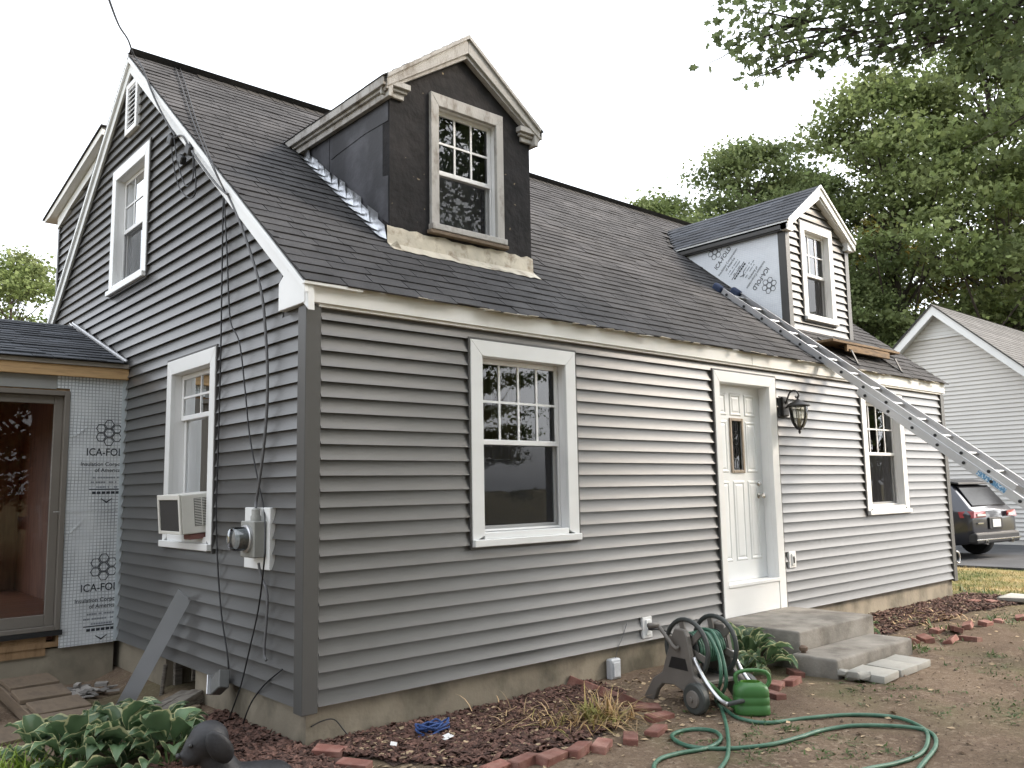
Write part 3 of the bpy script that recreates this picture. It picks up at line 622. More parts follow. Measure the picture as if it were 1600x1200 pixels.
# ------------------------------------------------------------------ front dormers (parts of the house)
def dormer(D, new):
    x0, x1, yf = D['x0'], D['x1'], D['yf']; cx = (x0 + x1) / 2; hw = (x1 - x0) / 2 + DOV; ds = (DAP - DEV) / hw; yo = 0.60 if not new else 0.57
    pre = 'new dormer' if new else 'old dormer'
    fr = Fr((0, yf, 0), (1, 0, 0), (0, -1, 0))
    W = (7.405, 8.225, 3.425, 4.75) if new else (1.462, 2.268, 3.478, 4.692)
    c_, h_, b_ = (.10, .11, .09) if new else (.082, .11, .06)
    wt = lambda a: DAP - ds * abs(a - cx) - .075
    wallm = M['post'] if new else M['tar']
    fw = wall_sheet(fr, x0, x1, roofz(yf) - .12, wt, [inner(W, c_ - .02, h_ - .02, b_ - .02)], -.1, -.004 if new else .004, 'dormer_wall', wallm, house, extra=(cx,))
    fw['label'] = ('grey sided dormer front' if new else 'dormer front in bare black tar paper')
    window(fr, W, 3, mt=M['white'] if new else M['oldwhite'], label=pre + ' window', meet=4.07 if new else 4.025, dep=.07, room=.28, jch=new, c=c_, h=h_, b=b_, sillp=0 if new else 0.01,
           cur=((0, 1, 0, .5, .13, M['curtain_white']), (0, 1, .5, 1, .13, M['curtain_grey'])) if not new else ((0, .5, 0, .55, .12, M['curtain_grey']), (0, 1, .5, 1, .12, M['curtain_white'])))
    zt = wt(x0); yb = (zt - RC) / RS
    for sx, xx in ((1, x0), (-1, x1)):
        mb = MB(); mb.prism([(xx, yf + .1005, roofz(yf) - .1), (xx, yf + .1005, zt), (xx, yb, zt), (xx, yb, zt - .06)], (sx * .09, 0, 0))
        ck = mb.build('dormer_cheek', M['tarcheek'] if not new else M['post'], house)
        if not new and sx == 1:      # overlapping felt laps with torn edges
            for (pts, d_) in (([(.69, 4.33), (1.05, 4.335), (1.5, 4.30), (1.62, 4.285), (1.64, 4.62), (.69, 4.62)], .005), ([(1.655, 4.18), (2.02, 4.44), (2.1, 4.62), (1.655, 4.62)], .004), ([(.69, 3.46), (.98, 3.66), (1.0, 3.78), (.9, 3.9), (.69, 3.86)], .004)):
                q = MB(); q.prism([(xx - .0005, a_, b2) for a_, b2 in pts], (-d_, 0, 0)); q.build('felt_sheet', M['tarcheek'], ck)
        if new and sx == 1:
            q = MB(); q.prism([(xx - .002, yf + .075, roofz(yf + .075) + .0), (xx - .002, yf + .075, zt - .02), (xx - .002, yb - .06, zt - .02), (xx - .002, yb - .08, zt - .06)], (-.012, 0, 0))
            fo = q.build('foil_sheathing', M['foil_lit'], house)
            xs_ = xx - .0165
            def Q(y, z): return V((xs_, y, z))
            rt = V((0, -.52, .85)).normalized(); upv = V((0, .85, .52)).normalized()
            def ax_(u, v):
                d = cam_fwd + cam_right * ((u - 800) / 1325.87) - cam_up * ((v - 600) / 1325.87); c_0 = cam.matrix_world.translation; return c_0 + d * ((xs_ - c_0.x) / d.x)
            for (ua, va, ub, vb, fl) in ((1118, 421, 1141, 386, True), (1200, 418, 1177, 453, False)):
                pa, pb = ax_(ua, va), ax_(ub, vb); rr_ = (pb - pa).normalized(); uu = V((0, -rr_.z, rr_.y)); uu = uu if (uu.y > 0) == fl else -uu
                foil_print((pa + pb) / 2, rr_, uu, (pb - pa).length / 5.5, fo, full=fl)
    # roof slopes
    roofm = M['shingle_new'] if new else M['shingle']
    for sg in (-1, 1):
        xe = cx + sg * hw; ye = (DEV - RC) / RS; ya = (DAP - RC) / RS
        mb = MB(); mb.prism([(xe, yo, DEV), (cx, yo, DAP), (cx, ya, DAP), (xe, ye, DEV)], (0, 0, -.05)); dr = mb.build('dormer_roof', M['deck'], house)
        L_ = math.hypot(hw, DAP - DEV); ux, uz = -sg * hw / L_, (DAP - DEV) / L_; nx, nz = sg * (DAP - DEV) / L_, hw / L_
        mb = MB(); r_ = 0; ex = .125
        while r_ * ex < L_ - .03:
            sl = r_ * ex - .02; x_ = xe + ux * sl; z_ = DEV + uz * sl; yend = (z_ - RC) / RS + .03; y_ = yo - .015 - (r_ % 2) * .15; 
            while y_ < yend:
                ya_, yb_ = max(y_, yo - .015), min(y_ + .305, yend)
                if yb_ - ya_ > .03: shingle_into(mb, (x_ , ya_, z_ + random.uniform(.001, .004)), (0, 1, 0), (ux, 0, uz), (nx, 0, nz), yb_ - ya_, min(ex + .03, L_ - sl), .009 + random.uniform(-.002, .003))
                y_ += .305
            r_ += 1
        tag(mb.build('shingles', roofm, dr, recalc=False), kind='stuff')
        # side eave trim
        em = M['post'] if new else M['oldwhite']
        mb = MB()
        if new:
            mb.prism([(xe, yo + .02, DEV - .012), (xe, ye - .01, DEV - .012), (xe, ye - .09, DEV - .10), (xe, yo + .02, DEV - .10)], (-sg * .02, 0, 0))
            mb.prism([(xe - sg * .02, yo + .1, DEV - .10), (xe - sg * .02, ye - .09, DEV - .10), (xe - sg * .02, ye - .11, DEV - .115), (xe - sg * .02, yo + .1, DEV - .115)], (-sg * (DOV + .01), 0, 0))
            mb.build('eave_fascia', em, house)
            q = MB(); q.prism([(xe + sg * .012, yo, DEV - .03), (xe + sg * .012, ye - .05, DEV - .03), (xe + sg * .012, ye - .005, DEV + .002), (xe + sg * .012, yo, DEV + .002)], (-sg * .011, 0, 0)); q.build('drip_edge', M['white'], house)
        else:
            for (w0, w1, za, zb) in ((0, .03, -.075, .004), (.03, .055, -.10, -.02), (.055, .10, -.155, -.045)):
                mb.prism([(xe + sg * (.014 - w0), yo + .005, DEV + zb), (xe + sg * (.014 - w0), ye - .02 + zb / RS, DEV + zb), (xe + sg * (.014 - w0), ye + za / RS - .02, DEV + za), (xe + sg * (.014 - w0), yo + .005, DEV + za)], (-sg * (w1 - w0 - .0005), 0, 0))
            mb.build('eave_fascia', em, house, bevel=.003)
        # front rake trim
        w = .135 if new else .15
        mb = MB(); bx_ = xe if new else xe - sg * .02
        zc = lambda x: DAP - ds * abs(x - cx)
        mb.prism([(bx_, yo - .002, zc(bx_) - .01), (cx, yo - .002, DAP - .01), (cx, yo - .002, DAP - .01 - w), (bx_, yo - .002, zc(bx_) - .01 - w * (.8 if new else .6))], (0, .022, 0)); mb.build('rake_board', M['white'] if new else M['oldwhite'], house, bevel=.003)
        mb = MB(); mb.prism([(bx_, yo - .02, zc(bx_) + .008), (cx, yo - .02, DAP + .008), (cx, yo - .02, DAP - .03), (bx_, yo - .02, zc(bx_) - .03)], (0, .0175, 0)); mb.build('rake_moulding', M['white'] if new else M['oldwhite'], house, bevel=.002)
        mb = MB()
        mb.prism([(cx, yo + .0205, DAP - .05 - w), (bx_, yo + .0205, zc(bx_) - .05 - w * .5), (bx_, yo + .0205, zc(bx_) - .08), (cx, yo + .0205, DAP - .08)], (0, yf - yo - .0255, 0)); mb.build('rake_soffit', M['white'] if new else M['oldwhite'], house)
        # returns at the foot of the rakes
        if not new:
            mb = MB()
            for (w1, za, zb, yy) in ((.26, -.055, -.005, yo + .005), (.24, -.085, -.056, yo + .03), (.22, -.135, -.086, yo + .05)):
                xa, xb = xe - sg * .001, xe - sg * w1; mb.box((min(xa, xb), yy, DEV + za), (max(xa, xb), yf - .006, DEV + zb))
            mb.build('cornice_return', M['oldwhite'], house, bevel=.004)
        else:
            mb = MB(); xa, xb = xe, xe - sg * .17; mb.prism([(xa, yo + .021, DEV - .012), (xb, yo + .021, DEV + ds * .17 - .02), (xb, yo + .021, DEV - .12), (xa, yo + .021, DEV - .12)], (0, .085, 0)); mb.build('cornice_return', M['white'], house, bevel=.003)
    if new:
        def lo(z): return max(x0 + .075, cx - (DAP - .13 - z) / ds)
        def hi(z): return min(x1 - .075, cx + (DAP - .13 - z) / ds)
        siding(fr, lo, hi, roofz(yf) - .02, DAP - .2, [W], fw, M['siding'])
        for sx, xx in ((1, x0), (-1, x1)):
            mb = MB(); o_ = .03; prof = [(-o_, -o_), (.07, -o_), (.07, 0), (0, 0), (0, .08), (-o_, .08)]; P = [(xx + sx * a, yf + b, roofz(yf) - .03) for a, b in prof]
            mb.prism(P if sx > 0 else P[::-1], (0, 0, 4.62 - roofz(yf))); mb.build('corner_post', M['post'], house, bevel=.003)
        one(fr, x0 - .02, x1 + .02, roofz(yf) - .06, roofz(yf) - .022, -.002, .03, 'starter_trim', M['post'], house)
    else:
        # apron flashing and step flashing
        mb = MB(); vs_ = []; n = 22
        for i in range(n + 1):
            x_ = x0 - .03 + (x1 - x0 + .04) * i / n; j = random.uniform(-.012, .012)
            vs_ += [(x_, yf - .012, roofz(yf) + .135 + j), (x_, yf - .018, roofz(yf) + .0), (x_, yf - .12 + j, roofz(yf - .12 + j) + .016)]
        mb.add(vs_, [q for i in range(n) for q in ((3*i, 3*i+1, 3*i+4, 3*i+3), (3*i+1, 3*i+2, 3*i+5, 3*i+4))]); mb.build('apron_flashing', M['oldflash'], house, recalc=False)
        mb = MB(); mb.box((W[0] - .03, yf - .06, W[2] - .035), (W[1] + .03, yf - .004, W[2] - .003)); mb.build('rotten_sill', M['wood'], house, bevel=.004)
        q = 0; y = yf + .02
        while y < 2.30:
            h = random.uniform(.085, .15); j = random.uniform(-.01, .01); l = .155
            mb = MB(); mb.add([(x0 - .006 - random.uniform(0, .03), y, roofz(y) + h + .02), (x0 - .007 - random.uniform(0, .012), y + l, roofz(y + l) + h + j), (x0 - .009, y + l, roofz(y + l) + .012), (x0 - .012, y, roofz(y) + .022), (x0 - .085, y + l, roofz(y + l) + .014), (x0 - .08 + j, y, roofz(y) + .034)],
                              [(0, 1, 2, 3), (3, 2, 4, 5)])
            mb.build('step_flashing', M['flash'], house, recalc=False); y += .128
        mb = MB(); mb.add([(x0 - .07, yf - .05, 3.22), (x0 + .06, yf - .09, 3.235), (x0 + .1, yf - .13, 3.165), (x0 - .02, yf - .14, 3.15), (x0 + .02, yf - .08, 3.30)], [(0, 1, 4), (0, 3, 2, 1)]); mb.build('torn_flashing', M['oldflash'], house, recalc=False)
dormer(D1, False); dormer(D2, True)

# rear shed dormer, seen past the gable rake
def rz_(y): return 5.33 - (y - 5.0) * .177
rx = 0.10; rf = Fr((rx, 0, 0), (0, 1, 0), (-1, 0, 0)); back = lambda y: RIDGE_Z - RS * (y - RIDGE_Y)
mb = MB(); mb.prism([(rx, 4.6, back(4.6)), (rx, 6.88, back(6.88)), (rx, 6.88, rz_(6.88) - .03), (rx, 4.6, back(4.6) + .02)], (9.5, 0, 0)); rw = mb.build('rear_dormer_wall', M['post'], house)
def rlo(z): return max(RIDGE_Y + (RIDGE_Z - z) / RS + .03, 4.7)
def rhi(z): return min(6.84, 5.0 + (5.22 - z) / .177)
siding(rf, rlo, rhi, 0.0 + E_ * 33, 5.0, [], rw, M['siding'])
mb = MB(); mb.prism([(rx - .002, 4.9, rz_(4.9) - .09), (rx - .002, 6.9, rz_(6.9) - .09), (rx - .002, 6.9, rz_(6.9) - .24), (rx - .002, 6.3, rz_(6.3) - .20), (rx - .002, 4.9, rz_(4.9) - .2)], (-.04, 0, 0)); mb.build('frieze_board', M['white'], house)
mb = MB(); mb.prism([(rx - .13, 4.75, rz_(4.75)), (rx - .13, 7.2, rz_(7.2)), (rx - .13, 7.2, rz_(7.2) - .04), (rx - .13, 6.95, rz_(6.95) - .075), (rx - .13, 4.75, rz_(4.75) - .085)], (9.9, 0, 0)); mb.build('rear_dormer_roof', M['fascia'], house)
mb = MB(); mb.prism([(rx - .15, 4.72, rz_(4.72) + .012), (rx - .15, 7.24, rz_(7.24) + .012), (rx - .15, 7.24, rz_(7.24) - .002), (rx - .15, 4.72, rz_(4.72) - .002)], (9.95, 0, 0)); mb.build('rear_dormer_shingles', M['shingle'], house)
mb = MB(); mb.box((rx - .03, 6.84, 3.3), (rx + .07, 6.905, 4.78)); mb.build('corner_post', M['post'], house)
# roof bracket plank under the new dormer
# ------------------------------------------------------------------ the foil-wrapped addition on the left
AY = 3.62; AF = Fr((0, AY, 0), (1, 0, 0), (0, -1, 0)); AX0 = -4.2
add_ = thing('house_addition', (-2.1, 5.0, -.36), 'low addition wrapped in silver foil sheathing with a sliding glass door', 'addition')
SD = (-2.45, -0.505, 0.145, 2.285)
aw = wall_sheet(AF, AX0, -0.004, 0.0, cst(2.56), [(SD[0] + .02, SD[1] - .02, SD[2] - .1, SD[3] - .02)], -.14, 0.0, 'wall', M['plywood'], add_)
fo = wall_sheet(AF, -0.62, -0.05, -0.015, cst(2.50), [(SD[0] - .3, SD[1] - .002, -.2, SD[3] + .025)], .001, .012, 'foil_sheathing', M['foil'], add_)
one(AF, -0.049, -0.003, -0.01, 2.45, .0005, .02, 'foil_edge_tape', mat('pale_foil_tape', (0.6, 0.66, 0.7), 0.4, 0.08, 5, metal=.3), add_)
M['greyboard'] = mat('grey_sheathing', (0.3, 0.3, 0.29), 0.7, 0.12, 3)
one(AF, AX0, -0.621, 2.30, 2.44, .001, .010, 'header_sheathing', M['greyboard'], add_)
foil_print(AF.p(-0.155, 1.727, .0135), (1, 0, 0), (0, 0, 1), .071, fo)
foil_print(AF.p(-0.155, 0.485, .0135), (1, 0, 0), (0, 0, 1), .071, fo)
# creases
for (a, z, w, h) in ((-.5, 1.86, .17, .13), (-.5, .98, .17, .16)):
    q = MB(); q.add([AF.p(a, z, .0135), AF.p(a + w, z + h, .0135), AF.p(a + .05, z + .012, .0175), AF.p(a + w * .9, z + h * .6, .0135)], [(0, 2, 1), (2, 3, 1)]); q.build('foil_crease', M['foil'], fo, recalc=False)
one(AF, -0.6, -0.05, 1.185, 1.19, .0122, .016, 'foil_seam', M['foil'], fo)
# lumber fascia, drip edge, roof
one(AF, AX0, -.012, 2.42, 2.525, .03, .065, 'lumber_fascia', M['pine'], add_, bevel=.003)
one(AF, AX0, -.010, 2.526, 2.565, .02, .085, 'drip_edge', mat('brown_drip_edge', (0.3, 0.27, 0.24), 0.5, 0.05, 3), add_)
ry0, rz0, ry1, rz1 = AY - .1, 2.575, 5.52, 3.255
mb = MB(); mb.prism([(AX0 - .2, ry0, rz0), (AX0 - .2, ry1, rz1), (AX0 - .2, 7.5, rz0 + .02), (AX0 - .2, 7.5, rz0 - .03), (AX0 - .2, ry1, rz1 - .06), (AX0 - .2, ry0, rz0 - .012)], (-AX0 + .2 - .075, 0, 0)); ar = mb.build('roof', M['deck'], add_)
L_ = math.hypot(ry1 - ry0, rz1 - rz0); u_ = V((0, (ry1 - ry0) / L_, (rz1 - rz0) / L_)); n_ = V((0, -u_.z, u_.y)); mb = MB(); r_ = 0
while r_ * .14 < L_ - .02:
    sl = r_ * .14 - .02; x = AX0 - .2 - random.uniform(0, .2)
    while x < -.075:
        w = random.uniform(.14, .36); x0 = max(x, AX0 - .2); x1 = min(x + w, -.076)
        if x1 - x0 > .03: shingle_into(mb, V((x0, ry0, rz0)) + u_ * sl + n_ * random.uniform(.001, .004), (1, 0, 0), u_, n_, x1 - x0, .16, random.choice((.007, .010, .014)))
        x += w
    r_ += 1
tag(mb.build('shingles', M['shingle_new'], ar, recalc=False), kind='stuff')
mb = MB(); mb.prism([(-.035, ry0 + .0, rz0 + .02), (-.035, ry1, rz1 + .03), (-.035, ry1, rz1 + .045), (-.035, ry0, rz0 + .032)], (-.016, 0, 0)); mb.prism([(-.0515, ry0, rz0 + .012), (-.0515, ry1, rz1 + .022), (-.0515, ry1, rz1 + .03), (-.0515, ry0, rz0 + .02)], (-.03, 0, 0)); mb.build('roof_flashing', M['alu'], add_)
# sill plate and foundation
one(AF, AX0, -.606, -.07, .10, -.06, -.01, 'rim_board', M['plywood'], add_)
one(AF, AX0, -.03, -.6, -.018, -.3, -.03, 'foundation_wall', M['foundation'], add_)
one(AF, AX0, SD[1] + .02, .10, .144, -.1, .03, 'door_pan', M['black'], add_)
# sliding glass door
M['taupe'] = mat('taupe_door_frame', (0.17, 0.152, 0.132), 0.5, 0.06, 3)
mb = MB(); a0, a1, z0, z1 = SD; w = .045
for q in ((a0, a0 + w, z0, z1), (a1 - w, a1, z0, z1), (a0 + w, a1 - w, z1 - w, z1), (a0 + w, a1 - w, z0, z0 + .04)): AF.box(mb, *q, -.12, .03)
sd_ = mb.build('sliding_door', M['taupe'], add_, bevel=.004)
for (b0, b1, d) in ((a0 + w, (a0 + a1) / 2 + .04, -.075), ((a0 + a1) / 2 - .04, a1 - w, -.02)):
    mb = MB(); s_ = .075
    for q in ((b0, b0 + s_, z0 + .04, z1 - w), (b1 - s_, b1, z0 + .04, z1 - w), (b0 + s_, b1 - s_, z1 - w - s_, z1 - w), (b0 + s_, b1 - s_, z0 + .04, z0 + .04 + .10)): AF.box(mb, *q, d - .035, d)
    mb.build('door_sash', M['taupe'], sd_, bevel=.004)
    q = MB(); q.quad(AF.p(b0 + s_ - .005, z0 + .13, d - .018), AF.p(b1 - s_ + .005, z0 + .13, d - .018), AF.p(b1 - s_ + .005, z1 - w - s_ + .005, d - .018), AF.p(b0 + s_ - .005, z1 - w - s_ + .005, d - .018)); q.build('pane', M['glass_clear'], sd_, recalc=False)
# the room seen through it: panelled walls, plank floor and a glazed opening behind
M['panel'] = mat('stained_panelling', (0.34, 0.15, 0.09), 0.6, 0.15, 3, col2=(0.24, 0.1, 0.06), c2scale=4, stretch=(4, 4, .6))
M['redfloor'] = mat('red_brown_floor', (0.34, 0.15, 0.09), 0.45, 0.15, 3, stretch=(.6, 6, 1))
yb = 5.6
one(Fr((-.16, 0, 0), (0, 1, 0), (-1, 0, 0)), AY + .15, 7.3, .0, 2.5, -.05, 0, 'room_wall', M['panel'], add_)
BF = Fr((0, yb + 1.6, 0), (1, 0, 0), (0, -1, 0))
wall_sheet(BF, AX0, -.16, 0.0, cst(2.56), [(-2.6, -.95, .25, 2.15)], -.1, 0, 'room_wall', M['panel'], add_)
mb = MB(); 
for q in ((-2.6, -2.53, .25, 2.15), (-1.02, -.95, .25, 2.15), (-2.53, -1.02, 2.08, 2.15), (-2.53, -1.02, .25, .34), (-1.80, -1.74, .34, 2.08)): BF.box(mb, *q, -.06, .02)
mb.build('rear_door_frame', M['wood'], add_)
one(BF, AX0, -.16, -.02, .0, 0, 3.4, 'room_floor', M['dark'], add_)
for k in range(14):
    y = AY + .16 + k * .245; one(Fr((0, y, 0), (1, 0, 0), (0, 1, 0)), AX0, -.17, .001, .20, 0, .238, 'floor_plank', M['redfloor'], add_)
one(BF, AX0, -.16, 2.5, 2.54, 0, 3.4, 'room_ceiling', M['panel'], add_)
one(Fr((AX0, 0, 0), (0, 1, 0), (-1, 0, 0)), AY, 7.3, -.3, 2.56, -.1, 0, 'end_wall', M['plywood'], add_)
# ------------------------------------------------------------------ ground, driveway
def sstep(a, b, x):
    t_ = max(0, min(1, (x - a) / (b - a))); return t_ * t_ * (3 - 2 * t_)
def gh(x, y):
    z = GZ - .10 * sstep(.3, 2.2, y) * sstep(.1, -.25, x)
    z -= .03 * sstep(9.5, 14, x)
    near = 1 - sstep(14, 22, math.hypot(x - 3, y))
    z += near * (.02 * noise.noise(V((x * 1.1, y * 1.1, 0))) + .012 * noise.noise(V((x * 4, y * 4, 3))) + .005 * noise.noise(V((x * 11, y * 11, 7))))
    return z
def axis(lo, hi, step, far, gmul=1.35):
    a = []; x = lo
    while x <= hi + 1e-6: a.append(x); x += step
    s_ = step; x = a[-1]
    while x < far: s_ *= gmul; x += s_; a.append(x)
    s_ = step; x = lo; pre = []
    while x > -far: s_ *= gmul; x -= s_; pre.append(x)
    return pre[::-1] + a
gx = axis(-2.6, 9.0, .06, 700); gy = axis(-4.4, .2, .06, 700)
mb = MB(); nx, ny = len(gx), len(gy)
mb.v = [(x, y, gh(x, y)) for y in gy for x in gx]; mb.f = [(j*nx+i, j*nx+i+1, (j+1)*nx+i+1, (j+1)*nx+i) for j in range(ny-1) for i in range(nx-1)]; mb.mi = [0] * len(mb.f)
def ground_mat():
    m_ = bpy.data.materials.new('ground_soil_and_lawn'); m_.use_nodes = True; nt = m_.node_tree; L = nt.links.new; b = nt.nodes['Principled BSDF']; b.inputs['Roughness'].default_value = .95; b.inputs['Specular IOR Level'].default_value = .2
    g = _n(nt, 'ShaderNodeNewGeometry'); P = g.outputs['Position']
    def nz(sc, det=6, rough=.6):
        n = _n(nt, 'ShaderNodeTexNoise'); n.inputs['Scale'].default_value = sc; n.inputs['Detail'].default_value = det; n.inputs['Roughness'].default_value = rough; L(P, n.inputs['Vector']); return n.outputs['Fac']
    def rng(s_, a, b_, c=0., d=1.):
        r = _n(nt, 'ShaderNodeMapRange'); r.inputs[1].default_value = a; r.inputs[2].default_value = b_; r.inputs[3].default_value = c; r.inputs[4].default_value = d; L(s_, r.inputs[0]); return r.outputs[0]
    def mix(f, a, b_):
        m2 = _n(nt, 'ShaderNodeMix', data_type='RGBA')
        if isinstance(f, float): m2.inputs[0].default_value = f
        else: L(f, m2.inputs[0])
        for i, q in ((6, a), (7, b_)):
            if isinstance(q, tuple): m2.inputs[i].default_value = (*q, 1)
            else: L(q, m2.inputs[i])
        return m2.outputs[2]
    soil = mix(rng(nz(1.3), .4, .62), (.205, .15, .105), (.135, .095, .068))
    soil = mix(rng(nz(26, 4), .52, .66), soil, (.27, .21, .155)); soil = mix(rng(nz(70, 3), .58, .66), soil, (.07, .052, .04))
    soil = mix(rng(nz(.7, 3), .5, .62, 0, .6), soil, (.12, .115, .06))
    soil = mix(rng(nz(.42, 4), .5, .6, 0, .55), soil, (.105, .075, .054))
    lawn = mix(rng(nz(.9, 5), .42, .6), (.10, .12, .035), (.36, .27, .125)); lawn = mix(rng(nz(14, 4), .45, .62), lawn, (.22, .17, .075))
    sp = _n(nt, 'ShaderNodeSeparateXYZ'); L(P, sp.inputs[0])
    ad = _n(nt, 'ShaderNodeMath', operation='MULTIPLY_ADD'); L(nz(.8, 4), ad.inputs[0]); ad.inputs[1].default_value = 3.0; L(sp.outputs[0], ad.inputs[2])
    c = mix(rng(ad.outputs[0], 10.6, 12.2), soil, lawn)
    ax = _n(nt, 'ShaderNodeMath', operation='LESS_THAN'); L(sp.outputs[0], ax.inputs[0]); ax.inputs[1].default_value = -9.0
    c = mix(ax.outputs[0], c, lawn)
    ay = _n(nt, 'ShaderNodeMath', operation='LESS_THAN'); L(sp.outputs[1], ay.inputs[0]); ay.inputs[1].default_value = -7.0
    c = mix(ay.outputs[0], c, lawn)
    L(c, b.inputs['Base Color'])
    bp = _n(nt, 'ShaderNodeBump'); bp.inputs['Strength'].default_value = .7; bp.inputs['Distance'].default_value = .02; L(nz(38, 6, .7), bp.inputs['Height']); L(bp.outputs[0], b.inputs['Normal'])
    return m_
gr = mb.build('ground', ground_mat(), recalc=False, smooth='all'); tag(gr, kind='structure')
M['asphalt'] = mat('asphalt', (0.055, 0.056, 0.06), .9, .2, 2, col2=(.075, .077, .082), c2scale=1.2, bump=.3, bscale=120, speck=(.12, .12, .12), speck_scale=90)
mb = MB(); mb.v = []; pts = [(13.9, -40), (14.4, -4), (14.25, 1.9), (14.6, 14), (20.25, 14), (20.2, -40)]
mb.prism([(x, y, GZ - .06) for x, y in pts], (0, 0, .075)); tag(mb.build('driveway', M['asphalt']), kind='structure')
# ------------------------------------------------------------------ neighbour house
NX = 20.3; nh = thing('neighbour_house', (24, 4.06, -.3), 'white sided neighbour house with grey shingle gable roof behind the driveway', 'house')
M['nsiding'] = mat('pale_vinyl', (0.64, 0.62, 0.59), .5, .03, 1.5); M['nroof'] = mat('brown_grey_shingle', (0.115, 0.112, 0.11), .9, .2, 4, isl=.2, bump=.3, bscale=120, stretch=(1, 1, 1))
NRY, NRZ = 4.06, 5.86; ns = .93; NW0, NW1 = .1, 8.0
nf = Fr((NX, 0, 0), (0, 1, 0), (-1, 0, 0)); nt_ = lambda y: NRZ - ns * abs(y - NRY) - .14
ngw = wall_sheet(nf, NW0, NW1, -.3, lambda y: max(-.1, nt_(y)), [], -.15, -.004, 'gable_wall', M['nsiding'], nh, extra=(NRY,))
def nlo(z): return max(NW0 + .02, NRY - (NRZ - .2 - z) / ns)
def nhi(z): return min(NW1 - .02, NRY + (NRZ - .2 - z) / ns)
k = 0
while k < 56 and -.12 + k * .107 < NRZ - .75:
    zb = -.12 + k * .107; plank(nf, nlo, nhi, zb, zb + .107, 0, 1, zb, .107, ngw, M['nsiding']); k += 1
q = MB(); za = NRZ - .78; hwid = (NRZ - .2 - za) / ns + .06
q.prism([(NX - .03, NRY - hwid, za), (NX - .03, NRY + hwid, za), (NX - .03, NRY, NRZ - .15)], (.025, 0, 0)); q.build('peak_panel', M['nsiding'], nh)
for k in range(6):
    z = za + k * .1 + .02; hh = max(.03, (NRZ - .22 - z) / ns); one(nf, NRY - hh, NRY + hh, z, z + .085, .031, .038, 'vent_slat', M['white'], nh)
one(nf, NRY - hwid - .02, NRY + hwid + .02, za - .05, za, .0, .045, 'band_board', M['white'], nh)
for sg in (-1, 1):
    ye = NRY + sg * 4.4; ze = NRZ - ns * 4.4
    q = MB(); q.prism([(NX - .4, NRY, NRZ), (NX - .4, ye, ze), (NX - .4, ye, ze - .24), (NX - .4, NRY, NRZ - .26)], (.05, 0, 0)); q.build('rake_board', M['white'], nh)
    q = MB(); q.prism([(NX - .349, NRY, NRZ - .12), (NX - .349, ye, ze - .12), (NX - .349, ye, ze - .16), (NX - .349, NRY, NRZ - .16)], (.36, 0, 0)); q.build('rake_soffit', M['white'], nh)
    q = MB(); q.prism([(NX - .43, NRY, NRZ + .02), (NX - .43, ye, ze + .02), (NX - .43, ye, ze - .02), (NX - .43, NRY, NRZ - .02)], (12, 0, 0)); rr = q.build('roof', M['nroof'], nh)
    q = MB(); L_ = math.hypot(4.4, ns * 4.4); ud_ = V((0, -sg * 4.4 / L_, ns * 4.4 / L_)); nd_ = V((0, sg * ud_.z, abs(ud_.y))); s_ = -.02
    while s_ < L_ - .1:
        shingle_into(q, V((NX - .45, ye, ze + .02)) + ud_ * s_ + nd_ * .002, (1, 0, 0), ud_, nd_, 12, .17, .01); s_ += .14
    tag(q.build('shingles', M['nroof'], rr, recalc=False), kind='stuff')
one(Fr((0, NW0, 0), (1, 0, 0), (0, -1, 0)), NX, NX + 11.5, -.3, 2.3, -.1, 0, 'front_wall', M['nsiding'], nh)
one(nf, NW0, NW1, -.4, -.13, -.14, -.02, 'foundation', M['concrete'], nh)
# ------------------------------------------------------------------ trees
def leaf_mat(name, col, col2, trans=.45):
    return mat(name, col, .6, .25, .8, col2=col2, c2scale=.5, c2lo=.4, c2hi=.62, isl=.35, trans=trans, spec=.25)
M['leaf_a'] = leaf_mat('leaves_green', (.165, .21, .075), (.21, .245, .10)); M['leaf_b'] = leaf_mat('leaves_deep', (.145, .19, .075), (.19, .225, .095))
M['leaf_y'] = leaf_mat('leaves_sun_glow', (.22, .16, .03), (.10, .12, .03)); M['leaf_fg'] = leaf_mat('leaves_near', (.15, .195, .085), (.19, .235, .105), .6)  # yellow leaf colour stands in for low sun shining through distant trees
M['bark'] = mat('bark', (.075, .06, .05), .95, .3, 5, stretch=(3, 3, .6), bump=.6, bscale=18, bdist=.04)
def rnd_dir(rg):
    z = rg.uniform(-1, 1); a = rg.uniform(0, 2 * math.pi); r_ = math.sqrt(1 - z * z); return V((r_ * math.cos(a), r_ * math.sin(a), z))
def leaf_quads(mb, centers, n, spread, size, rg, flat=.45):
    vs_, fs = mb.v, mb.f
    for c, w in centers:
        for _ in range(int(n * w)):
            p = c + V((rg.gauss(0, spread), rg.gauss(0, spread), rg.gauss(0, spread * flat)))
            d = rnd_dir(rg); d.z *= .55; u_ = d.cross(rnd_dir(rg))
            if u_.length < .05: continue
            d.normalize(); u_.normalize(); s_ = size * rg.choice((.55, .8, 1.0, 1.2, 1.7)) * rg.uniform(.8, 1.2); b = len(vs_); w_ = u_ * s_ * .42; dn = V((0, 0, -s_ * .16))
            vs_ += [tuple(p - d * s_ * .5), tuple(p + w_ + dn), tuple(p + d * s_ * .55 + dn * .8), tuple(p - w_ + dn)]
            fs.append((b, b + 1, b + 2)); fs.append((b, b + 2, b + 3)); mb.mi += [0, 0]
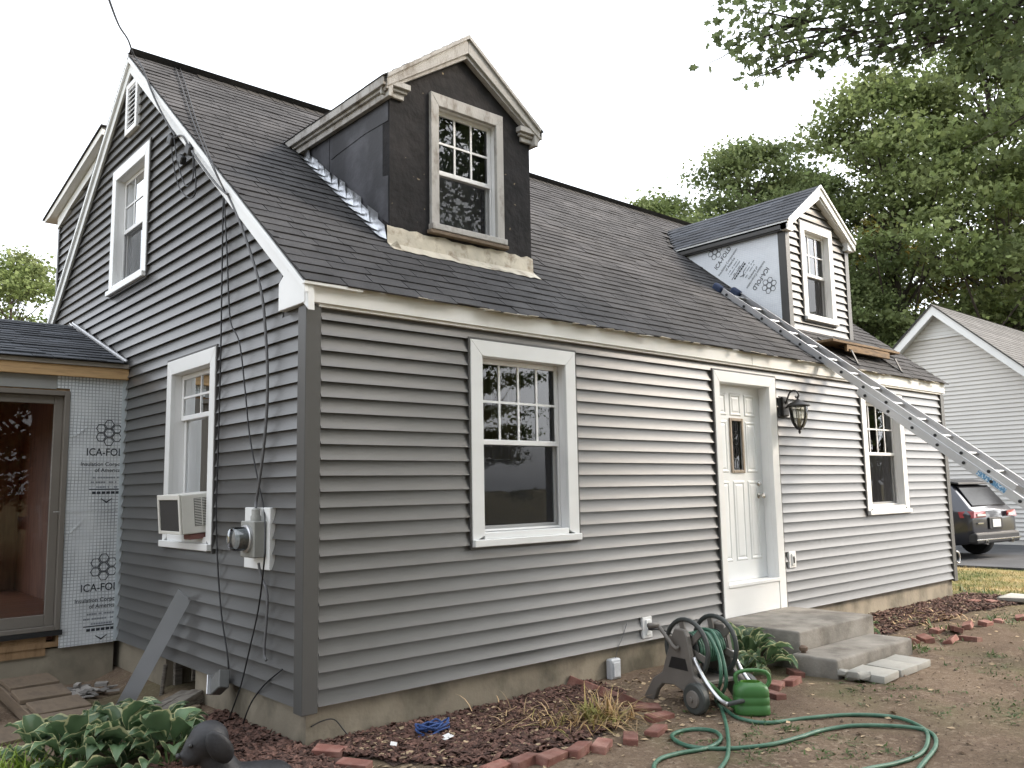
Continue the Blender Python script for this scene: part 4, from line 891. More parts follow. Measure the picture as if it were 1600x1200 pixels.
def make_tree_mesh(seed, H, rad, trunk_r, nclump, nleaf, leaf, spread, base=.28):
    rg = random.Random(seed); tr = MB(); cr = MB(); cen = []
    top = V((rg.uniform(-.4, .4), rg.uniform(-.4, .4), H * .86)); path = [V((0, 0, 0)), V((rg.uniform(-.15, .15), rg.uniform(-.15, .15), H * .3)), V((top.x * .5, top.y * .5, H * .6)), top]
    tr.tube(path, [trunk_r * 1.25, trunk_r * .85, trunk_r * .5, trunk_r * .12], 9)
    for i in range(nclump):
        h = base + (1 - base) * (rg.random() ** .8); prof = math.sin(math.pi * min(1, max(.08, (h - base + .12) / (1.12 - base))) ** .85) ** .7
        a = rg.uniform(0, 2 * math.pi); rr = rad * prof * (.35 + .65 * math.sqrt(rg.random())) * rg.uniform(.75, 1.12)
        c = V((math.cos(a) * rr, math.sin(a) * rr, H * h + rg.uniform(-.3, .3))); cen.append((c, rg.uniform(.5, 1.4)))
        if i % 2 == 0:
            zb = max(H * .18, c.z - rr * .75 - H * .06); t_ = min(.95, zb / (H * .86)); o = path[1].lerp(top, max(0, (t_ - .3) / .7)) if t_ > .3 else path[0].lerp(path[1], t_ / .3)
            mid = o.lerp(c, .5) + V((0, 0, -.08 * rr)); r0 = trunk_r * .34 * (1.1 - t_ * .7); tr.tube([o, mid, c], [r0, r0 * .6, r0 * .12], 5)
    leaf_quads(cr, cen, nleaf, spread, leaf, rg, .3)
    return tr, cr
def raw_mesh(mb, name, mt):
    me = bpy.data.meshes.new(name); me.from_pydata(mb.v, [], mb.f); me.materials.append(mt); return me
PROTO = []
for sd_, H_, rad_, ncl in ((11, 15, 5.0, 165), (12, 16, 5.6, 180), (13, 13.5, 5.4, 160)):
    t_, c_ = make_tree_mesh(sd_, H_, rad_, .26, ncl, 250, .13, .50, base=.12)
    PROTO.append((raw_mesh(t_, 'trunk', M['bark']), raw_mesh(c_, 'crown', M['leaf_a'])))
def tree(x, y, proto, s_, rz, label, group, leafm=None, zs=1.0):
    root = thing('tree', (x, y, GZ - .2), label, 'tree', group, rz); root.scale = (s_, s_, s_ * zs)
    for nm, me in zip(('trunk', 'crown'), PROTO[proto]):
        o = bpy.data.objects.new(nm, me); COL.objects.link(o); o.parent = root
        if nm == 'crown' and leafm: o.material_slots[0].link = 'OBJECT'; o.material_slots[0].material = leafm
    return root
G_BG = 'trees behind the neighbour house'
TL = [
 (23.5, 20.5, 2, .92, .3, 'leftmost of the background trees, its low crown just above the old roof ridge', 'leaf_a'),
 (27.5, 19.0, 0, .98, 1.3, 'background tree rising left of the new dormer peak', 'leaf_a'),
 (31.0, 16.2, 1, 1.1, 2.1, 'broad background tree straight behind the new dormer peak', 'leaf_b'),
 (22.5, 26, 1, .9, 3.9, 'background tree low over the old roof ridge', 'leaf_a'),
 (28.5, 15.2, 2, .82, 4.4, 'background tree just left of the new dormer roof', 'leaf_a'),
 (34.5, 15.5, 0, 1.1, 1.9, 'background tree between the two tallest ones', 'leaf_b'),
 (25.5, 24, 1, .95, 2.9, 'background tree farthest back left of the new dormer', 'leaf_b'),
 (30.5, 22, 2, 1.05, 5.5, 'background tree behind the two left ones', 'leaf_a'),
 (31.5, 12.6, 2, .8, .9, 'lower background tree between the new dormer and the neighbour roof', 'leaf_b'),
 (36.0, 12.0, 1, 1.3, 4.0, 'tall background tree above the left slope of the neighbour roof', 'leaf_a'),
 (38.5, 8.2, 0, 1.45, 5.2, 'tall background tree above the neighbour roof peak', 'leaf_a'),
 (41.0, 3.6, 1, 1.45, .2, 'tall background tree at the right edge behind the neighbour roof', 'leaf_b'),
 (47.0, 9.0, 2, 1.3, 2.6, 'distant tree coloured yellow as sun glow between the trunks behind the neighbour roof', 'leaf_y'),
 (44.0, 16.0, 0, 1.1, 3.3, 'distant tree coloured yellow as low sun glow beside the new dormer', 'leaf_y'),
 (48.0, 0.5, 0, 1.2, 1.1, 'distant tree coloured yellow as sun glow at the far right behind the neighbour house', 'leaf_y'),
]
for x, y, pr, s_, rz, lab, lm in TL: tree(x, y, pr, s_, rz, lab, G_BG, M[lm])
for x, y, pr, s_, rz, lab in ((4.2, 31, 2, .80, .5, 'pale green tree at the left edge above the addition roof'), (7.6, 30, 0, .70, 2.0, 'pale green tree beside the gable rake above the addition roof')):
    tree(x, y, pr, s_, rz, lab, 'trees behind the addition', M['leaf_a'])
# unseen trees added round the yard to shade the walls and darken window reflections
for x, y, pr, s_, rz, lab in ((-5.5, -15, 0, 1.0, 0, 'unseen yard tree added behind the viewer, reflected in the front window'), (1.5, -18, 1, 1.0, 2, 'unseen yard tree added behind the viewer, reflected in the dormer window'), (-15, -10, 2, .75, 1, 'unseen yard tree added left of the viewer, reflected in the gable windows'),
                              (-24, 4, 1, .55, 3, 'unseen yard tree added far off facing the gable wall'), (-2.5, -11.5, 1, .8, 1, 'unseen yard tree added close behind the viewer for shade'), (3.2, -12.5, 2, .95, 2.5, 'unseen yard tree added opposite the door for shade'), (8, -14.5, 0, .9, 5, 'unseen yard tree added opposite the far window for shade'), (-8, -9, 1, .7, 2.2, 'unseen yard tree added behind the viewer to the left for shade'), (20, -24, 0, .75, 1.2, 'unseen street tree added opposite to darken the front window reflection'), (27, -19, 2, .8, .2, 'unseen street tree added farther right to darken the front window reflection'), (33, -12, 1, .6, 2.2, 'unseen street tree added beyond the driveway to darken the far window reflection')):
    tree(x, y, pr, s_, rz, lab, 'unseen trees added for shade and reflections', M['leaf_b'])
# the maple whose branches hang into the picture
maple = thing('maple_tree', (11.3, -6.6, GZ - .1), 'near maple with leafy branches hanging over the top right corner', 'tree')
mrg = random.Random(5); mt_ = MB(); b0 = V((11.3, -6.6, GZ - .1)); tops = V((11.4, -6.9, 11.0))
mt_.tube([b0, b0.lerp(tops, .3) + V((.1, 0, 0)), b0.lerp(tops, .65), tops], [.34, .27, .2, .06], 10)
mcen = []
def limb(start, end, r0, sag=.25):
    pts = [start.lerp(end, t_) + V((0, 0, sag * math.sin(math.pi * t_))) + V((mrg.uniform(-.08, .08),) * 3) * math.sin(math.pi * t_) for t_ in [i / 7 for i in range(8)]]
    mt_.tube(pts, [r0 * (1 - .88 * i / 7) for i in range(8)], 6); return pts
targets = []
def at_d(u, v, d):
    dirv = cam_fwd + cam_right * ((u - 800) / 1325.87) - cam_up * ((v - 600) / 1325.87); return cp + dirv.normalized() * d
for (u, v, d, w, sp) in ((1150, 75, 9.4, .35, .16), (1190, 20, 9.6, 1.0, .30), (1205, 85, 9.4, .7, .20), (1260, 40, 9.8, 1.3, .32), (1240, 110, 9.3, .45, .16), (1330, 30, 9.6, 1.5, .34), (1345, 95, 9.4, .6, .20), (1400, 25, 10, 1.5, .36), (1430, 80, 9.5, .9, .22), (1300, 125, 9.2, .18, .10), (1480, 20, 10.2, 1.3, .36), (1455, 55, 9.7, .8, .25), (1540, 40, 9.6, 1.4, .34), (1590, 60, 9.8, 1.4, .32), (1580, 120, 9.3, .6, .18), (1605, 180, 9.2, .6, .2), (1600, 250, 9.0, .4, .16), (1610, 20, 10, 1.6, .4), (1225, -30, 9.8, 1.2, .35), (1340, -40, 10, 1.3, .4), (1470, -40, 10, 1.3, .4), (1385, 110, 9.2, .35, .13), (1180, 130, 9.2, .12, .08), (1410, 118, 9.2, .25, .12), (1520, 95, 9.5, .5, .2)):
    targets.append((at_d(u, v - (28 if u > 1220 else 12), d), w, sp))
hubs = [V((8.0, -4.3, 7.6)), V((8.3, -4.0, 6.6)), V((7.6, -4.8, 7.0))]
for hb in hubs: limb(b0.lerp(tops, .55), hb, .11, .3)
mcr = MB()
def maple_leaf(mb, p, s_, rg):
    d = rnd_dir(rg); d.z = d.z * .6 - .25; d.normalize(); u_ = d.cross(rnd_dir(rg))
    if u_.length < .05: return
    u_.normalize(); nn = d.cross(u_)
    out = [(0, -.5), (.22, -.25), (.55, -.28), (.42, .02), (.62, .3), (.28, .26), (0, .62), (-.28, .26), (-.62, .3), (-.42, .02), (-.55, -.28), (-.22, -.25)]
    b = len(mb.v); mb.v.append(tuple(p + nn * s_ * .08)); mb.v += [tuple(p + u_ * (x * s_) + d * (y * s_) - nn * (abs(x) * s_ * .18)) for x, y in out]
    for i in range(12): mb.f.append((b, b + 1 + i, b + 1 + (i + 1) % 12)); mb.mi.append(0)
for (c, w, sp) in targets:
    hb = min(hubs, key=lambda h: (h - c).length); pts = limb(hb, c, .034, .1)
    for _ in range(5): limb(pts[6], c + V((mrg.gauss(0, sp * 1.3), mrg.gauss(0, sp * 1.3), mrg.gauss(0, sp * .8))), .012, .03)
    for k in range(int(120 * w)):
        p_ = c + V((mrg.gauss(0, sp), mrg.gauss(0, sp), mrg.gauss(0, sp * .55)))
        maple_leaf(mcr, p_, mrg.uniform(.05, .1), mrg)
    for q_ in pts[4:7]:
        for k in range(int(9 * w)): maple_leaf(mcr, q_ + V((mrg.gauss(0, .14), mrg.gauss(0, .14), mrg.gauss(0, .1))), mrg.uniform(.07, .12), mrg)
for k in range(95):                               # unseen rest of the crown, placed and widened to shade the left front wall
    a = mrg.uniform(0, 6.28); rr = 4.3 * math.sqrt(mrg.random()); c = V((10.7 + rr * math.cos(a), -8.2 + .8 * rr * math.sin(a), mrg.uniform(5.4, 12.5)))
    limb(b0.lerp(tops, .6), c, .05, .2)
    for _ in range(90): maple_leaf(mcr, c + V((mrg.gauss(0, .6), mrg.gauss(0, .6), mrg.gauss(0, .4))), mrg.uniform(.1, .18), mrg)
mt_.build('trunk', M['bark'], maple, smooth='all', recalc=False); mcr.build('crown', M['leaf_fg'], maple, recalc=False)

# ------------------------------------------------------------------ parked SUV
M['carpaint'] = mat('car_paint', (.04, .041, .052), .28, .0, 1, metal=.4, coat=1.0); M['cargl'] = mat('car_glass', (.012, .012, .014), .12, 0, 1, spec=.12)
M['cladding'] = mat('car_cladding', (.02, .02, .022), .6, .05, 4); M['tyre'] = mat('tyre_rubber', (.015, .015, .015), .85, .1, 6)
M['taillight'] = mat('taillight_red', (.3, .04, .05), .15, .05, 9, coat=.6); M['tail_white'] = mat('taillight_white', (.75, .68, .68), .15, .03, 9, coat=.6); M['chrome'] = mat('chrome', (.7, .7, .72), .15, 0, 1, metal=1.0)
car = thing('parked_car', (15.25 + .87, 1.80 - .13, -.235), 'dark grey SUV parked on the driveway, seen from behind past the house corner', 'car', rz=R(-8.5)); car.scale = (.95, .95, .95)
def cpart(mb, name, mt, parent=None, **kw):
    me_o = MB.build(mb, name, mt, None, **kw); loc = V(me_o.location); me_o.data.transform(Matrix.Translation(loc)); me_o.location = (0, 0, 0); me_o.parent = parent or car; return me_o
ST = [(0, [(.70, .44), (.85, .60), (.85, .90), (.76, 1.0), (0, 1.03)]), (.08, [(.78, .36), (.91, .60), (.90, .94), (.80, 1.06), (0, 1.09)]), (.28, [(.84, .31), (.93, .62), (.915, .98), (.76, 1.30), (0, 1.35)]), (.48, [(.86, .28), (.935, .62), (.92, .99), (.70, 1.52), (0, 1.58)]), (.72, [(.86, .27), (.935, .62), (.92, .99), (.66, 1.60), (0, 1.655)]),
      (1.6, [(.86, .26), (.935, .62), (.92, .99), (.65, 1.63), (0, 1.69)]), (2.6, [(.86, .26), (.935, .62), (.92, .98), (.64, 1.60), (0, 1.66)]), (3.35, [(.86, .27), (.93, .62), (.90, .98), (.78, 1.04), (0, 1.09)]), (4.3, [(.84, .3), (.9, .6), (.86, .9), (.76, .96), (0, 1.0)]), (4.6, [(.70, .35), (.78, .55), (.74, .8), (.6, .87), (0, .9)])]
mb = MB(); n = 9; vs_ = []
for y, pr in ST:
    vs_ += [(-x, y, z) for x, z in pr] + [(x, y, z) for x, z in pr[:-1][::-1]]
fs = []
for i in range(len(ST) - 1):
    for k in range(n - 1): fs.append((i*n+k, i*n+k+1, (i+1)*n+k+1, (i+1)*n+k))
    fs.append((i*n, (i+1)*n, (i+1)*n+n-1, i*n+n-1))
fs += [tuple(range(n)), tuple(range((len(ST)-1)*n, len(ST)*n))[::-1]]
mb.add(vs_, fs); body = cpart(mb, 'body', M['carpaint'], smooth=True, bevel=.025, seg=2)
def lp_(a, b, t_): return V(a).lerp(V(b), t_)
q = MB(); q.prism([(-.66, .10, 1.10), (.66, .10, 1.10), (.60, .435, 1.53), (-.60, .435, 1.53)], (0, -.02, .012)); cpart(q, 'rear_window', M['cargl'], bevel=.01)
for sx in (-1, 1):
    q = MB(); q.prism([(sx * .90, .75, 1.03), (sx * .90, 3.1, 1.03), (sx * .70, 2.65, 1.52), (sx * .70, .95, 1.52)], (sx * .02, 0, .01)); cpart(q, 'side_window', M['cargl'])
    q = MB(); q.prism([(sx * .93, .22, .86), (sx * .85, -.02, .86), (sx * .42, -.035, .87), (sx * .42, -.035, .985), (sx * .80, -.0, 1.0), (sx * .925, .26, .99)], (0, -.02, .01)); cpart(q, 'tail_light', M['taillight'], bevel=.01)
    q = MB(); q.prism([(sx * .74, -.045, .90), (sx * .46, -.06, .90), (sx * .46, -.06, .945), (sx * .74, -.045, .95)], (0, -.012, 0)); cpart(q, 'reversing_light', M['tail_white'])
    q = MB(); q.box((min(sx * .5, sx * .74), -.035, .50), (max(sx * .5, sx * .74), .0, .545)); cpart(q, 'reflector', M['taillight'], bevel=.005)
    for yy in (.88, 3.62):
        q = MB(); q.lathe([(.20, -.12), (.34, -.12), (.365, -.08), (.365, .08), (.34, .12), (.20, .12)], (sx * .835, yy, .365), 26, axis=(1, 0, 0)); wl = cpart(q, 'wheel', M['tyre'], smooth=True)
        q = MB(); q.lathe([(.235, .0), (.23, .02), (.06, .035), (.02, .05)], (sx * .935, yy, .365), 20, axis=(sx, 0, 0)); cpart(q, 'rim', M['chrome'], smooth=True)
        q = MB(); q.tube([V((sx * .945, yy + .42 * math.cos(a), .365 + .42 * math.sin(a))) for a in [math.pi * i / 12 for i in range(13)]], .045, 6); cpart(q, 'wheel_arch', M['cladding'], smooth=True)
q = MB(); q.prism([(-.92, .12, .30), (-.80, -.06, .34), (.80, -.06, .34), (.92, .12, .30), (.92, .12, .56), (.82, -.07, .58), (-.82, -.07, .58), (-.92, .12, .56)], (0, .06, .0)) if False else q.box((-.86, -.07, .33), (.86, .12, .56)); cpart(q, 'bumper', M['cladding'], bevel=.05, seg=3)
q = MB(); q.box((-.86, -.085, .40), (.86, -.06, .43)); cpart(q, 'bumper_trim', M['chrome'], bevel=.008)
q = MB(); q.prism([(-.64, .36, 1.60), (.64, .36, 1.60), (.66, .75, 1.665), (-.66, .75, 1.665)], (0, -.01, -.045)); cpart(q, 'spoiler', M['cladding'], bevel=.01)
q = MB(); q.box((-.155, -.05, .66), (.155, -.02, .82)); pl = cpart(q, 'number_plate', mat('plate_white', (.7, .7, .68), .4, .05, 20), bevel=.004)
q = MB(); q.box((-.26, -.035, .62), (.26, -.005, .86)); cpart(q, 'plate_recess', M['cladding'], bevel=.01)
for sx in (-.5, .5):
    q = MB(); q.lathe([(.04, 0), (.045, .09), (.035, .09), (.035, .01)], (sx, -.0, .36), 14, axis=(0, -1, 0)); cpart(q, 'exhaust_tip', M['chrome'], smooth=True)
q = MB(); q.box((-.70, -.03, .735), (-.48, -.02, .765)); cpart(q, 'badge', M['chrome'])
# ------------------------------------------------------------------ placing helpers: a pixel of the survey photo on a known plane
def ray_(u, v): return cam_fwd + cam_right * ((u - 800) / 1325.87) - cam_up * ((v - 600) / 1325.87)
def atz(u, v, z): d = ray_(u, v); return cp + d * ((z - cp.z) / d.z)
def atx(u, v, x): d = ray_(u, v); return cp + d * ((x - cp.x) / d.x)
def aty(u, v, y): d = ray_(u, v); return cp + d * ((y - cp.y) / d.y)
def atroof(u, v, off=.02): d = ray_(u, v); return cp + d * ((RC + off + RS * cp.y - cp.z) / (d.z - RS * d.y))
def smooth_path(P, n=6, closed=False):
    P = [V(p) for p in P]; out = []; m_ = len(P)
    for i in range(m_ if closed else m_ - 1):
        p0, p1, p2, p3 = (P[(i-1) % m_], P[i], P[(i+1) % m_], P[(i+2) % m_]) if closed else (P[max(i-1, 0)], P[i], P[i+1], P[min(i+2, m_-1)])
        for k in range(n):
            t_ = k / n; out.append(.5 * ((2*p1) + (-p0+p2)*t_ + (2*p0-5*p1+4*p2-p3)*t_*t_ + (-p0+3*p1-3*p2+p3)*t_**3))
    if not closed: out.append(P[-1])
    return out
def cable(name, pts, r, mt, label, cat='cable', n=6, parent=None, group=None):
    mb = MB(); mb.tube(smooth_path(pts), r * .82, n); o = mb.build(name, mt, parent, smooth='all', recalc=False)
    if parent is None: tag(o, label, cat, group)
    return o

# ------------------------------------------------------------------ entrance steps
st = thing('entrance_steps', (4.85, -.6, GZ), 'two weathered concrete steps in front of the white door', 'steps')
def slab(x0, y0, z0, x1, y1, z1, name, parent, mt, bev=.018, jit=.0):
    mb = MB(); xs = [x0 + (x1 - x0) * i / 8 for i in range(9)]; ys = [y0 + (y1 - y0) * i / 6 for i in range(7)]
    mb.box((x0, y0, z0), (x1, y1, z1)); return mb.build(name, mt, parent, bevel=bev, seg=3, smooth=True)
slab(4.17, -.915, GZ - .1, 5.52, -.032, .058, 'upper_step', st, M['concrete'])
slab(4.02, -1.325, GZ - .1, 5.40, -.917, -.10, 'lower_step', st, M['concrete'], .022)
# thin white door-foot trim sits on the step already; pavers and stones
M['paver'] = mat('pale_paver', (.38, .37, .34), .9, .12, 6, bump=.25, bscale=60, col2=(.3, .29, .26), c2scale=6, speck=(.5, .49, .46), speck_scale=150)
for i, (x, y, rz) in enumerate(((4.20, -1.53, .05), (4.56, -1.515, -.03), (4.86, -1.50, .04))):
    mb = MB(); mb.obox((0, 0, 0), (.285, .30, .06)); o = mb.build('paver', M['paver'], None, bevel=.008, seg=2, smooth=True); o.location = (x, y, GZ + (.012, .006, .0)[i]); o.rotation_euler = (R(1.5), R(-1), rz)
    tag(o, ('pale square paver nearest the viewer in the row below the steps', 'middle pale paver of the three below the steps', 'farthest pale paver of the three below the steps')[i], 'paver', 'pavers below the steps')
for i, (u, v, s_) in enumerate(((1322, 1058, .10), (1341, 1063, .12))):
    bm_ = MB(); bm_.obox((0, 0, 0), (s_ * 1.5, s_, s_ * .6)); o = bm_.build('stone', M['paver'], None, bevel=.02, seg=2, jit=.012, smooth=True); o.location = atz(u, v, GZ + .01); o.rotation_euler = (.1, .15, i * 1.1)
    tag(o, ('broken stone tucked against the foot of the lower step', 'broken stone lying in front of the nearest paver')[i], 'stone', 'broken stones by the steps')
M['rust'] = mat('rusty_pipe', (.16, .11, .08), .8, .25, 20, bump=.3, bscale=80)
mb = MB(); p_ = atz(1258, 1058, GZ - .05); mb.lathe([(.022, 0), (.022, .215), (.034, .217), (.036, .245), (.018, .26), (.004, .262)], p_, 14); tag(mb.build('pipe', M['rust'], smooth=True), 'short rusty capped pipe standing at the corner of the steps', 'pipe')

# ------------------------------------------------------------------ ladder
def lpt(n_, off=0.0, side=0.0):
    d = V((.00525, -.2376, -.1909)); nn = V((0, -.1909, .2376)).normalized()
    return V((6.374, 1.1218, 3.6936)) + d * n_ + nn * off + V((side, 0, 0))
lad = thing('ladder', lpt(20.4), 'long aluminium extension ladder lying against the roof edge', 'ladder')
LN = V((0, -.1909, .2376)).normalized(); LD = V((.00525, -.2376, -.1909)).normalized(); LW = .41
def rail(n0, n1, side, off, name):
    mb = MB(); a, b = lpt(n0, off, side), lpt(n1, off, side)
    sg = 1 if side < LW / 2 else -1
    mb.bar(a, b, .006, .078, LN)                                     # web
    mb.bar(a + LN * .0385 + V((sg * .0135, 0, 0)), b + LN * .0385 + V((sg * .0135, 0, 0)), .033, .007, LN)
    mb.bar(a - LN * .0385 + V((sg * .0135, 0, 0)), b - LN * .0385 + V((sg * .0135, 0, 0)), .033, .007, LN)
    return mb.build(name, M['alu'], lad)
for s_ in (0, LW): rail(-.35, 12.9, s_, .0, 'upper_rail')
for s_ in (-.012, LW + .012): rail(6.9, 20.45, s_, -.066, 'lower_rail')
for k in range(0, 13):
    mb = MB(); mb.tube([lpt(k, 0, .002), lpt(k, 0, LW - .002)], .017, 10); rg_ = mb.build('rung', M['alu'], lad, smooth=True)
    mb = MB(); mb.lathe([(.013, 0), (.017, .004), (.017, .010), (.006, .012)], lpt(k, 0, -.003), 10, axis=(-1, 0, 0)); mb.build('rung_cap', M['black'], lad, smooth=True)
for k in range(7, 21):
    mb = MB(); mb.tube([lpt(k + .25, -.066, -.010), lpt(k + .25, -.066, LW + .010)], .017, 10); mb.build('rung', M['alu'], lad, smooth=True)
    mb = MB(); mb.lathe([(.013, 0), (.017, .004), (.017, .010), (.006, .012)], lpt(k + .25, -.066, -.015), 10, axis=(-1, 0, 0)); mb.build('rung_cap', M['black'], lad, smooth=True)
M['mitt'] = mat('blue_rubber', (.02, .035, .085), .7, .1, 8)
for s_ in (.0, LW):
    mb = MB(); c = lpt(-.55, .0, s_ + (.012 if s_ == 0 else -.012)); mb.obox(c, (.085, .16, .115), Matrix((V((1, 0, 0)), -LD, LN)).transposed()); mb.build('end_cover', M['mitt'], lad, bevel=.035, seg=4, smooth=True)
M['bluelabel'] = mat('blue_sticker', (.12, .3, .5), .5, .3, 60, col2=(.6, .66, .7), c2scale=60, c2lo=.52, c2hi=.56)
mb = MB(); mb.bar(lpt(11.75, -.066, -.0165), lpt(12.75, -.066, -.0165), .002, .05, LN); mb.build('sticker', M['bluelabel'], lad)
for s_ in (-.012, LW + .012):
    mb = MB(); mb.obox(lpt(20.5, -.075, s_), (.05, .09, .05)); mb.build('foot', M['black'], lad, bevel=.01)
# roof-bracket staging below the new dormer
stg = thing('staging_plank', (7.65, .2, 2.95), 'wooden staging plank on brackets under the new dormer', 'plank')
M['stage'] = mat('staging_wood', (.2, .125, .06), .8, .2, 4, col2=(.1, .065, .035), c2scale=6, stretch=(1, 8, 8))
mb = MB(); mb.box((7.0, .08, 3.02), (8.78, .36, 3.052)); mb.build('board', M['stage'], stg, bevel=.004)
mb = MB(); mb.box((7.35, .09, 2.93), (8.5, .125, 3.018)); mb.build('edge_board', M['stage'], stg, bevel=.004)
for x in (7.42, 8.6):
    mb = MB(); mb.bar((x, .07, 2.945), (x, .42, roofz(.42) + .03), .035, .012); mb.bar((x, .07, 2.94), (x, -.0, roofz(0) + .03), .035, .012); mb.bar((x, -.03, roofz(-.03) + .025), (x, .5, roofz(.5) + .025), .035, .01, (0, -SN, CS)); mb.build('bracket', M['cladding'], stg)

# ------------------------------------------------------------------ wall lantern
ln = thing('wall_lantern', (5.61, -.03, 1.85), 'black iron carriage lantern beside the front door', 'lantern')
M['iron'] = mat('black_iron', (.018, .016, .015), .45, .1, 20, bump=.1, bscale=60)
one(FF, 5.535, 5.69, 2.025, 2.255, .0, .028, 'mounting_block', mat('block_dark', (.06, .06, .06), .6, .05, 4), ln, bevel=.004)
one(FF, 5.555, 5.675, 2.04, 2.245, .0285, .06, 'backplate', M['iron'], ln, bevel=.008)
LC = V((5.612, -.205, 0))
mb = MB(); mb.tube(smooth_path([(5.612, -.06, 2.17), (5.612, -.09, 2.24), (5.612, -.12, 2.29), (5.612, -.17, 2.305), (5.612, -.21, 2.275), (5.612, -.215, 2.235), (5.612, -.19, 2.225), (5.612, -.178, 2.245)]), .009, 8); mb.build('scroll_arm', M['iron'], ln, smooth='all')
mb = MB(); mb.tube([(5.612, -.06, 2.13), (5.612, -.15, 2.15), (5.612, -.205, 2.17)], .009, 8); mb.build('arm', M['iron'], ln, smooth='all')
mb = MB(); mb.lathe([(.004, 2.245), (.012, 2.235), (.008, 2.215), (.03, 2.195), (.06, 2.18), (.10, 2.16), (.118, 2.142), (.118, 2.132), (.10, 2.128)], LC, 24); mb.build('cap', M['iron'], ln, smooth=True)
prof = [(.092, 2.126), (.090, 2.08), (.083, 2.02), (.070, 1.965), (.050, 1.925), (.03, 1.90)]
mb = MB(); mb.lathe(prof, LC, 24, cap=False); mb.build('glass_globe', glass_mat('seeded_glass', (.9, .9, .85), 2.0, rough=.05, wav=.6), ln, smooth='all')
for k in range(6):
    a = R(60 * k + 15); mb = MB(); mb.tube([LC + V((math.cos(a) * (r_ + .003), math.sin(a) * (r_ + .003), z)) for r_, z in prof], .0045, 6); mb.build('cage_bar', M['iron'], ln, smooth='all')
mb = MB(); mb.lathe([(.034, 1.905), (.038, 1.895), (.02, 1.885), (.01, 1.875), (.016, 1.862), (.010, 1.85), (.003, 1.838)], LC, 16); mb.build('finial', M['iron'], ln, smooth=True)
mb = MB(); mb.lathe([(.014, 1.90), (.014, 2.0), (.010, 2.005)], LC, 10); mb.build('candle', mat('candle_sleeve', (.45, .4, .3), .6, 0, 1), ln, smooth=True)
mb = MB(); mb.lathe([(.008, 2.005), (.016, 2.03), (.012, 2.06), (.002, 2.085)], LC, 10); mb.build('bulb', M['vinyl'], ln, smooth=True)

# ------------------------------------------------------------------ outlets on the front wall
def outlet(x0, x1, z0, z1, label, plug=False):
    t_ = thing('wall_outlet', ((x0 + x1) / 2, -.02, z0), label, 'outlet')
    one(FF, x0, x1, z0, z1, .0, .032, 'mounting_block', M['vinyl'], t_, bevel=.005); cx = (x0 + x1) / 2
    one(FF, cx - .032, cx + .032, z0 + .025, z1 - .02, .032, .045, 'cover', M['white'], t_, bevel=.006)
    if plug:
        mb = MB(); c = FF.p(cx + .005, z0 + .085, .045); mb.lathe([(.018, 0), (.02, .03), (.011, .045), (.007, .06)], c, 12, axis=(0, -1, 0)); mb.build('plug', M['black'], t_, smooth=True)
    else:
        one(FF, cx - .012, cx + .012, z0 + .05, z1 - .05, .045, .05, 'button', M['cladding'], t_)
outlet(5.555, 5.69, .44, .61, 'white doorbell box on the siding right of the door')
outlet(3.17, 3.295, .022, .20, 'white outlet box with a black plug low on the wall left of the steps', True)
cable('power_cord', [(3.237, -.10, .105), (3.30, -.16, .09), (3.36, -.2, .05), (3.2, -.3, .06), (2.98, -.42, .10)], .008, M['cable'], 'black cord from the low outlet to the hose reel')
hb = thing('utility_box', (2.81, -.04, -.26), 'small white plastic box hanging by a wire on the foundation', 'utility box')
one(Fr((2.74, -.0, -.255), (1, 0, 0), (0, -1, 0)), 0, .125, 0, .165, -.02, .045, 'case', mat('white_box', (.5, .52, .55), .5, .1, 15), hb, bevel=.012)
one(Fr((2.74, -.0, -.255), (1, 0, 0), (0, -1, 0)), .02, .105, .02, .14, .046, .055, 'lid', mat('white_lid', (.55, .57, .6), .45, .12, 30), hb, bevel=.008)
cable('bell_wire', [(2.83, -.012, -.09), (2.85, -.03, 0.0), (2.90, -.03, .06), (2.97, -.028, .18)], .0035, M['cable_grey'], 'thin grey wire rising from the white box over the siding', 'wire')
cable('foundation_wire', [(.06, .02, -.12), (.13, .005, -.095), (.21, -.0, -.10), (.27, -.01, -.17), (.33, -.04, -.26)], .005, M['cable'], 'short black wire arching over the foundation beside the corner', 'wire')

# ------------------------------------------------------------------ air conditioner in the lower gable window
ac = thing('air_conditioner', (-.1, 1.79, .99), 'beige window air conditioner jutting from the lower gable window', 'air conditioner')
M['acwhite'] = mat('aged_beige_plastic', (.66, .645, .60), .5, .06, 4); M['acdark'] = mat('condenser_fins', (.035, .033, .032), .7, .3, 60, stretch=(1, 30, 1))
AO = V((0.0, 1.55, 1.335)); tilt = Matrix.Rotation(R(-4.5), 3, 'Y')
def acp(x, y, z): return AO + tilt @ V((x, y, z))
def acbox(x0, y0, z0, x1, y1, z1, name, mt, bev=.0, par=None):
    mb = MB(); P = [acp(x, y, z) for z in (z0, z1) for x, y in ((x0, y0), (x1, y0), (x1, y1), (x0, y1))]; mb.add(P, [(0,3,2,1),(4,5,6,7),(0,1,5,4),(1,2,6,5),(2,3,7,6),(3,0,4,7)]); return mb.build(name, mt, par or ac, bevel=bev)
acbox(-.222, .0, -.30, .12, .47, -.0, 'case', M['acwhite'], .008)
acbox(-.2265, .03, -.275, -.2215, .44, -.04, 'condenser', M['acdark'])
for (y0, y1, z0, z1) in ((.0, .03, -.30, 0), (.44, .47, -.30, 0), (.03, .44, -.3, -.275), (.03, .44, -.04, 0)): pass
